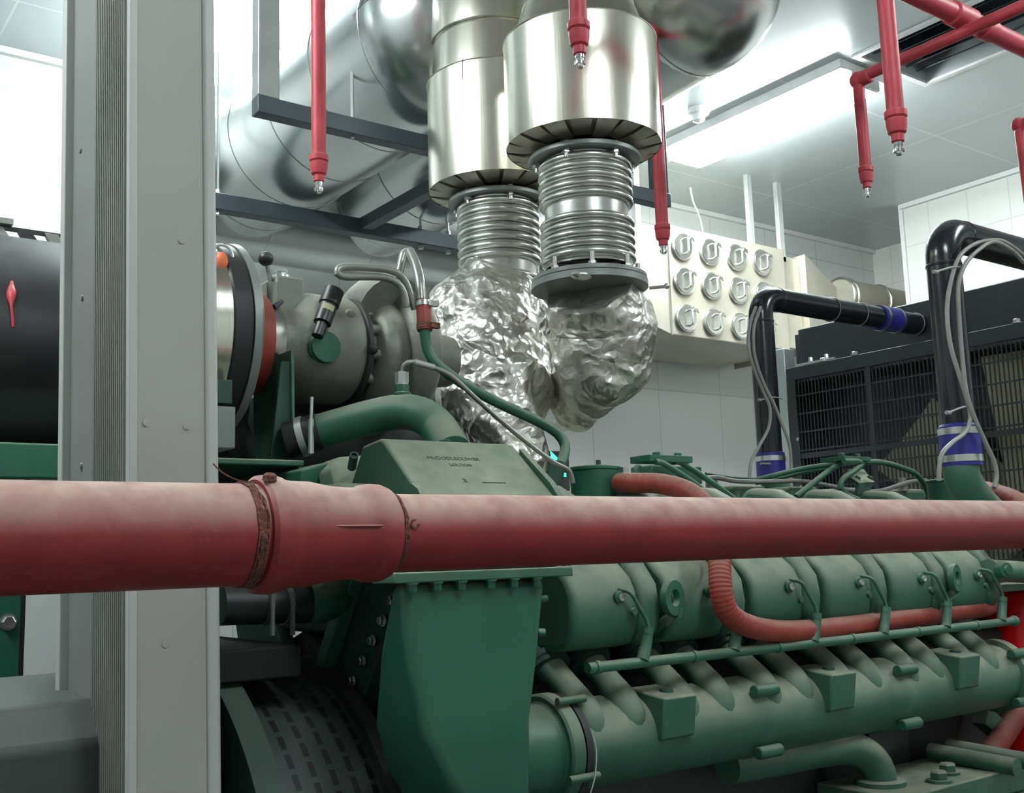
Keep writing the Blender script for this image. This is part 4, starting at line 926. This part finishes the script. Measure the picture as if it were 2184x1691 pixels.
# ================================================================== RADIATOR AND BLACK PIPES
GX = 4.0
rad = thing('radiator', 'wide black radiator with a wire guard over its fan at the right', 'radiator', (4.25, 2.2, .2))
MB().box((4.20, 1.20, .35), (4.55, 3.30, 2.36)).build('radiator_core', 'core' if False else 'blackframe', rad)
MB().box((4.12, 1.20, 2.38), (4.60, 3.26, 2.64)).build('header_tank', 'blackframe', rad, bevel=.006)
MB().box((GX, 1.2, 2.36), (4.2, 3.24, 2.375)).build('shroud_top', 'blackframe', rad, bevel=.002)
MB().box((GX, 3.20, .4), (4.2, 3.24, 2.36)).build('shroud_side', 'blackframe', rad, bevel=.002)
MB().box((GX-.012, 1.2, 2.375), (GX+.03, 3.24, 2.435)).build('top_rail', 'blackframe', rad, bevel=.002)
MB().box((GX-.015, 3.19, .4), (GX+.03, 3.235, 2.375)).build('side_rail', 'blackframe', rad, bevel=.002)
for y in (3.03, 2.86, 2.42, 2.12): MB().hexbolt((GX-.005, y, 2.436), (0, 0, 1), .014, .014).build('rail_bolt', 'bolt', rad, loc=(GX-.005, y, 2.436))
for (y, z) in ((3.195, 2.10), (3.195, 1.88)): MB().hexbolt((GX-.016, y, z), (-1, 0, 0), .006, .004).build('guard_screw', 'bolt', rad, loc=(GX-.016, y, z))
m = MB()
ww = .0038
y = 3.18
while y > 1.22:
    m.box((GX-.004, y-.0024, .5), (GX, y+.0024, 2.37)); y -= .019
z = 2.30
while z > .6:
    m.box((GX-.007, 1.22, z-.0035), (GX-.003, 3.19, z+.0035)); z -= .085
m.build('wire_guard', 'blackframe', rad, kind='stuff')
for y in (2.80, 2.40, 2.0, 1.6): MB().box((GX-.009, y-.012, .5), (GX-.006, y+.012, 2.375)).build('guard_stay', 'blackframe', rad)
for z in (2.02, 1.62): MB().box((GX-.010, 1.22, z-.012), (GX-.007, 3.19, z+.012)).build('guard_stay', 'blackframe', rad)
# fan
fan = MB().lathe((4.05, 2.10, 1.50), (1, 0, 0), [(0, .13), (.06, .15), (.10, .15)], 40).build('fan_hub', 'blackframe', rad)
def blade(ang, r0=.16, r1=.85, w=.135, tip=.19):
    a = math.radians(ang); u = Vector((0, math.cos(a), math.sin(a))); v = Vector((0, -math.sin(a), math.cos(a))); c = Vector((4.10, 2.10, 1.50))
    n = Vector((1, 0, 0)); vs = []
    for i in range(9):
        f = i/8; r = r0+(r1-r0)*f; ww = w+(tip-w)*f
        for j in range(7):
            g = -1+j/3; vs.append(c+u*r+v*ww*g+n*(.035*g+.02*(1-g*g)))
    vs += [p+n*.006 for p in vs]
    fs = []
    for i in range(8):
        for j in range(6):
            q = i*7+j; fs += [(q, q+1, q+8, q+7), (q+63, q+70, q+71, q+64)]
    for i in range(8): q = i*7; fs += [(q, q+7, q+70, q+63), (q+6, q+69, q+76, q+13)]
    for j in range(6): q = j; fs += [(q, q+63, q+64, q+1), (56+q, 57+q, 120+q, 119+q)]
    MB().add(vs, fs).build('fan_blade', 'core', fan)
for k in range(8): blade(43+45*k)
t = thing('steel_post', 'pale grey steel post between the black pipe and the fan guard', 'post', (3.9, 3.30, 0))
q0 = at(1668, 800, Y=3.32); q1 = at(1690, 800, Y=3.32)
MB().box((q0.x, 3.30, 0), (q1.x, 3.38, 2.55)).build('post_tube', 'galv', t, bevel=.003)
MB().box((q1.x+.0, 3.27, 2.0), (q1.x+.06, 3.29, 2.62)).build('side_plate', 'blackframe', t, bevel=.002)
q = at(1722, 742, Y=3.1); MB().obox((4.06, 3.12, 2.455), (.01, 0, 0), (0, .11, 0), (0, 0, .004)).build('clip_plate', 'galv', rad)
for (px, py) in ((1728, 757), (1762, 757)):
    p = at(px, py, X=4.06); MB().hexbolt((4.06, p.y, 2.458), (0, 0, 1), .010, .02).build('clip_bolt', 'bolt', rad, loc=(4.06, p.y, 2.458))

def cable_tie(parent, c, d, r, tail):
    m = MB().torus(c, d, r, .0022, 30, 6); m.cyl(Vector(c)+Vector(tail)*.5, Vector(c)+Vector(tail), .003, seg=6); m.build('cable_tie', 'tubewhite', parent)
def waterpipe(label, Y, ptop, pelb, xend, cups, ytxt):
    a = at(*ptop, Y=Y); e = at(*pelb, Y=Y); X = a.x
    ze = e.z
    t = thing('coolant_pipe', label, 'pipe', (X, Y, a.z))
    r = .0455
    P = bend([(X, Y, a.z), (X, Y, ze), (xend, Y, ze)], .075, 10)
    MB().tube(P, r, 36, raw=True).build('pipe_run', 'blackpipe', t)
    MB().lathe((X, Y, ze-.10), (0, 0, 1), [(0, r), (.002, r+.002), (.008, r+.002), (.010, r)], 36).build('weld_ring', 'blackpipe', t)
    MB().lathe((X+.095, Y, ze), (1, 0, 0), [(0, r), (.002, r+.002), (.008, r+.002), (.010, r)], 36).build('weld_ring', 'blackpipe', t)
    return t, X, ze, a.z
t, X, ze, zb_ = waterpipe('glossy black coolant pipe standing in front of the back wall', 2.62, (1645, 1010), (1640, 637), 4.14, None, 0)
sl_ = MB().lathe((X, 2.62, zb_-.01), (0, 0, 1), [(0, .050), (.0, .053), (.085, .053), (.087, .048)], 36).build('blue_sleeve', 'blue', t)
MB().lathe((X, 2.62, zb_+.045), (0, 0, 1), [(0, .055), (.018, .055)], 36).build('sleeve_clamp', 'bolt', sl_)
MB().cyl((X-.10, 2.58, zb_+.03), (X-.05, 2.58, zb_+.03), .005, seg=8).build('side_nipple', 'greypipe', sl_)
a = at(1878, 655, Y=2.62)
s2 = MB().lathe((a.x-.03, 2.62, ze), (1, 0, 0), [(0, .048), (.0, .052), (.14, .052), (.142, .048)], 36).build('blue_sleeve', 'blue', t)
for dx in (-.015, .085): MB().lathe((a.x+dx, 2.62, ze), (1, 0, 0), [(0, .054), (.014, .054)], 36).build('sleeve_clamp', 'bolt', s2)
for px in (1772, 1830, 1948):
    q = at(px, 660, Y=2.62); MB().torus((q.x, 2.62, ze), (1, 0, 0), .0475, .002, 36, 6).build('cable_tie', 'tubewhite', t)
t, X, ze, zb_ = waterpipe('glossy black coolant pipe rising at the right with two pale hoses tied on', 1.60, (2052, 990), (2035, 503), 4.14, None, 0)
sl_ = MB().lathe((X, 1.60, zb_-.005), (0, 0, 1), [(0, .048), (.0, .053), (.105, .053), (.112, .047)], 36).build('blue_sleeve', 'blue', t)
MB().lathe((X, 1.60, zb_+.005), (0, 0, 1), [(0, .055), (.018, .055)], 36).build('sleeve_clamp', 'bolt', sl_)
MB().lathe((X, 1.60, zb_+.078), (0, 0, 1), [(0, .055), (.018, .055)], 36).build('sleeve_clamp', 'bolt', sl_)
# pale hoses
def hose(label, pts, Y, r=.0058):
    P = [at(p[0], p[1], Y=(p[2] if len(p) > 2 else Y)) for p in pts]
    o = MB().tube(P, r, 12).build('vent_hose', 'tubewhite'); return tag(o, label, 'hose')
hose('pale hose hanging down the right black pipe, ending at the green cup', [(2184, 545, 1.53), (2150, 520, 1.53), (2128, 512, 1.53), (2080, 520), (2045, 550), (2026, 610), (2020, 670), (2028, 740), (2046, 800), (2062, 850), (2070, 890), (2060, 920), (2030, 945), (2008, 970), (2003, 1000), (2003, 1025)], 1.53)
hose('pale hose hanging down the right black pipe, ending behind the pipe elbow', [(2184, 560, 1.52), (2160, 535, 1.52), (2120, 516, 1.52), (2085, 535), (2058, 565), (2044, 610), (2046, 680), (2052, 760), (2062, 840), (2078, 890), (2100, 940), (2120, 985), (2126, 1015), (2120, 1040)], 1.52)
hose('pale hose crossing the left black pipe from its elbow to the lower left', [(1612, 655, 2.56), (1600, 690), (1596, 740), (1610, 790), (1630, 840), (1642, 870), (1640, 910), (1620, 950), (1602, 985), (1598, 1020)], 2.54)
hose('pale hose crossing the left black pipe from its elbow to the lower right', [(1622, 655, 2.55), (1608, 700), (1610, 760), (1630, 820), (1650, 860), (1668, 905), (1684, 950), (1688, 1000)], 2.53)
def tie(label, a, b, Y):
    p = at(*a, Y=Y); q = at(*b, Y=Y); o = MB().tube([p, p.lerp(q, .5)+Vector((0, -.01, .006)), q], .0028, 8)
    o.cyl(p-Vector((.008, 0, 0)), p+Vector((.008, 0, 0)), .0055, seg=8)
    return tag(o.build('cable_tie', 'tubewhite'), label, 'cable tie')
tie('pale cable tie around the upper right black pipe', (1995, 580), (2056, 572), 1.535)
tie('pale cable tie gathering hoses low on the right black pipe', (2022, 880), (2072, 868), 1.535)
tie('pale cable tie gathering hoses on the left black pipe', (1620, 853), (1668, 850), 2.55)

# ------------------------------------------------------------------ red sprinkler drops
def drop(label, top, bot, d, r, nz=True, ztop=None):
    a = at(*top, d=d); b = at(*bot, d=d); x, y = (a.x+b.x)/2, (a.y+b.y)/2
    zt_ = ztop or ZC
    t = thing('sprinkler_drop', label, 'sprinkler pipe', (x, y, b.z), 'red sprinkler drops')
    MB().cyl((x, y, b.z+.035), (x, y, zt_), r, seg=28).build('drop_pipe', 'redthin', t)
    MB().lathe((x, y, b.z), (0, 0, 1), [(-.012, r*.55), (-.010, r*.72), (.004, r*.74), (.008, r*1.02), (.022, r*1.18), (.034, r*1.2), (.036, r*1.08), (.040, r*1.28), (.052, r*1.28), (.056, r)], 28).build('reducing_socket', 'redthin', t)
    n = MB().lathe((x, y, b.z-.012), (0, 0, -1), [(0, r*.52), (.006, r*.52), (.006, r*.42), (.022, r*.46), (.026, r*.3)], 16).lathe((x, y, b.z-.012), (0, 0, -1), [(.014, r*.60), (.020, r*.62)], 12)
    n.build('sprinkler_nozzle', 'clear', t)
    return x, y
drop('leftmost red sprinkler drop pipe, in front of the polished duct', (684, 20), (675, 388), 2.55, .0172)
drop('red sprinkler drop pipe in front of the nearer polished silencer', (1232, 10), (1236, 108), 2.05, .0170)
drop('red sprinkler drop pipe half hidden by the nearer silencer, beside the beige box', (1405, 340), (1414, 520), 3.25, .0190)
drop('thicker red sprinkler drop pipe, nearest the ceiling opening', (1890, 5), (1914, 300), 2.15, .0172)
x5, y5 = drop('thinner red sprinkler drop pipe hanging from the elbow of the red branch', (1830, 150), (1848, 400), 3.2, .0172, ztop=2.985)
# branch and crossing main
t = thing('red_branch_pipe', 'red branch pipe crossing under the ceiling opening to an elbow', 'pipe', (x5, y5, 2.985))
zb5 = 2.985
P = bend([(x5, y5, zb5-.03), (x5, y5, zb5+.0), (x5, y5-1.9, zb5)], .02, 6)
MB().tube(P, .0172, 24, raw=True).build('branch_run', 'redthin', t)
MB().sphere((x5, y5, zb5-.006), .026, 18, 12).lathe((x5, y5-.0, zb5-.006), (0, -1, 0), [(0, .022), (.04, .022), (.045, .0175)], 20).build('elbow_fitting', 'redthin', t)
ya = at(2050, 40, Z=zb5+.04)
t = thing('red_main_pipe', 'thick red pipe crossing the upper right corner under the ceiling', 'pipe', (2.6, ya.y, zb5+.04))
MB().cyl((-2.6, ya.y, zb5+.045), (6.4, ya.y, zb5+.045), .027, seg=32).build('main_run', 'redthin', t)
q = at(2112, 60, Z=zb5+.04)
MB().lathe((q.x-.02, ya.y, zb5+.045), (1, 0, 0), [(0, .027), (.003, .031), (.05, .031), (.054, .027)], 32).build('coupling', 'redthin', t)
q = at(2040, 30, Z=zb5+.04)
MB().lathe((x5, ya.y, zb5+.045), (1, 0, 0), [(-.05, .028), (-.046, .033), (.046, .033), (.05, .028)], 32).build('cross_tee', 'redthin', t)
q = at(2172, 262, d=3.3)
t = thing('red_riser_pipe', 'thin red pipe with an elbow at the right edge of the view', 'pipe', (q.x, q.y, 2.2))
MB().tube(bend([(q.x+.03, q.y, 2.35), (q.x, q.y, q.z-.004), (q.x+.02, q.y-.6, q.z-.004)], .03), .0150, 20, raw=True).build('riser_run', 'redthin', t)
MB().sphere((q.x, q.y, q.z-.006), .022, 16, 10).build('elbow_fitting', 'redthin', t)

# ------------------------------------------------------------------ fire cylinder at the right
q = at(2232, 1350, Y=1.42)
t = thing('fire_cylinder', 'bright red gas cylinder at the right edge behind the manifold end', 'cylinder', (3.2, 1.66, 0))
qx = at(2131, 1330, Y=1.66).x
MB().lathe((qx+.125, 1.66, 0), (0, 0, 1), [(0, .10), (.02, .115), (1.42, .115), (1.455, .105), (1.475, .08), (1.48, .03), (1.49, .03)], 48).build('cylinder_shell', 'redgloss', t)

# ------------------------------------------------------------------ second generating set at the left
GY = 3.6
t = thing('second_engine_set', 'second green generating set with a long black drum, at the left edge', 'generator set', (0, GY, .2))
a = at(60, 502, Y=GY); b = at(60, 962, Y=GY); R_ = (a.z-b.z)/2*.985; zc = (a.z+b.z)/2
MB().lathe((-1.6, GY, zc-.02), (1, 0, 0), [(0, R_*.9), (.03, R_), (2.62, R_), (2.65, R_*.9)], 80).build('black_drum', 'black', t)
z1 = at(60, 962, Y=GY-.2).z
MB().box((-1.7, GY-.42, z1-.10), (1.02, GY+.4, z1)).build('green_saddle', 'greenclean', t, bevel=.006)
g1 = at(50, 1400, Y=GY-.42)
MB().box((-1.7, GY-.42, .25), (g1.x, GY+.4, z1-.10)).build('green_enclosure', 'greenclean', t, bevel=.006)
MB().box((g1.x-.012, GY-.424, .25), (g1.x+.0, GY-.41, z1-.10)).build('enclosure_edge', 'black', t)
for (px, py) in ((17, 1326), (9, 1592)):
    p = at(px, py, Y=GY-.42); MB().hexbolt((p.x, GY-.421, p.z), (0, -1, 0), .017, .014).build('enclosure_bolt', 'bolt', t, loc=(p.x, GY-.421, p.z))
p = at(27, 645, Y=GY-R_-.0)
q0 = at(25, 600, Y=GY-R_*.93); q1 = at(24, 650, Y=GY-R_-.008); q2 = at(28, 697, Y=GY-R_-.004)
o = MB().tube([q0, q1, q1.lerp(q2, .3), q2], lambda u: .004+.010*math.sin(PI*min(1, u*1.7))**2, 10).build('red_tassel', 'redthin', t)
# cable ladder over the drum
t = thing('cable_ladder', 'black slotted strip with pale ends above the black drum', 'cable tray', (0, GY, 2.62))
za, zb2 = at(0, 482, Y=GY-.05).z, at(0, 503, Y=GY-.05).z
MB().box((-1.6, GY-.06, za-.012), (1.0, GY-.045, za)).build('top_rail', 'black', t)
MB().box((-1.6, GY-.06, zb2-.012), (1.0, GY-.045, zb2)).build('bottom_rail', 'black', t)
k = 0; x = -.2
while x < .98:
    MB().prism([(x, GY-.062, za-.004), (x+.04, GY-.062, za-.004), (x+.065, GY-.062, zb2-.006), (x+.02, GY-.062, zb2-.006)], (0, .02, 0)).build('slanted_web', 'black' if k % 2 else 'tubewhite', t); x += .082; k += 1
q = at(10, 470, Y=GY-.05); MB().box((q.x-.1, GY-.08, za+.002), (q.x+.02, GY-.03, za+.02)).build('clamp_block', 'tubewhite', t)
t.location.z = 2.62

# ------------------------------------------------------------------ lit exit sign seen through a gap
q = at(1196, 995, Y=4.86)
t = thing('exit_sign', 'small glowing green emergency sign on the back wall beside the green pipe', 'sign', (q.x, 4.9, q.z))
w, h = .17, .155
MB().box((q.x-w, 4.885, q.z-h), (q.x+.085, 4.92, q.z+h*.6)).build('sign_body', 'black', t, bevel=.004)
ge = emis('sign_green_light', (.05, .75, .35), 2.2)
a = at(1177, 978, Y=4.88)
MB().prism([(a.x+u*.052, 4.884, a.z+v*.045) for u, v in [(-1, -.28), (-.05, -.28), (-.15, -1), (1, 0), (-.15, 1), (-.05, .28), (-1, .28)]], (0, -.003, 0)).build('arrow_symbol', ge, t)
a = at(1198, 995, Y=4.88); MB().prism([(a.x-.012, 4.884, a.z-.03), (a.x+.012, 4.884, a.z-.03), (a.x, 4.884, a.z+.03)], (0, -.003, 0)).build('figure_symbol', ge, t)
a = at(1200, 1012, Y=4.88)
for i in range(3): MB().box((a.x-.03+i*.022, 4.881, a.z-.012), (a.x-.016+i*.022, 4.884, a.z+.010)).build('figure_symbol', ge, t)

def finish():
    for o in SC.objects:
        if o.type == 'MESH' and o.parent is None and 'kind' not in o and 'label' not in o: print('UNLABELLED', o.name)
finish()
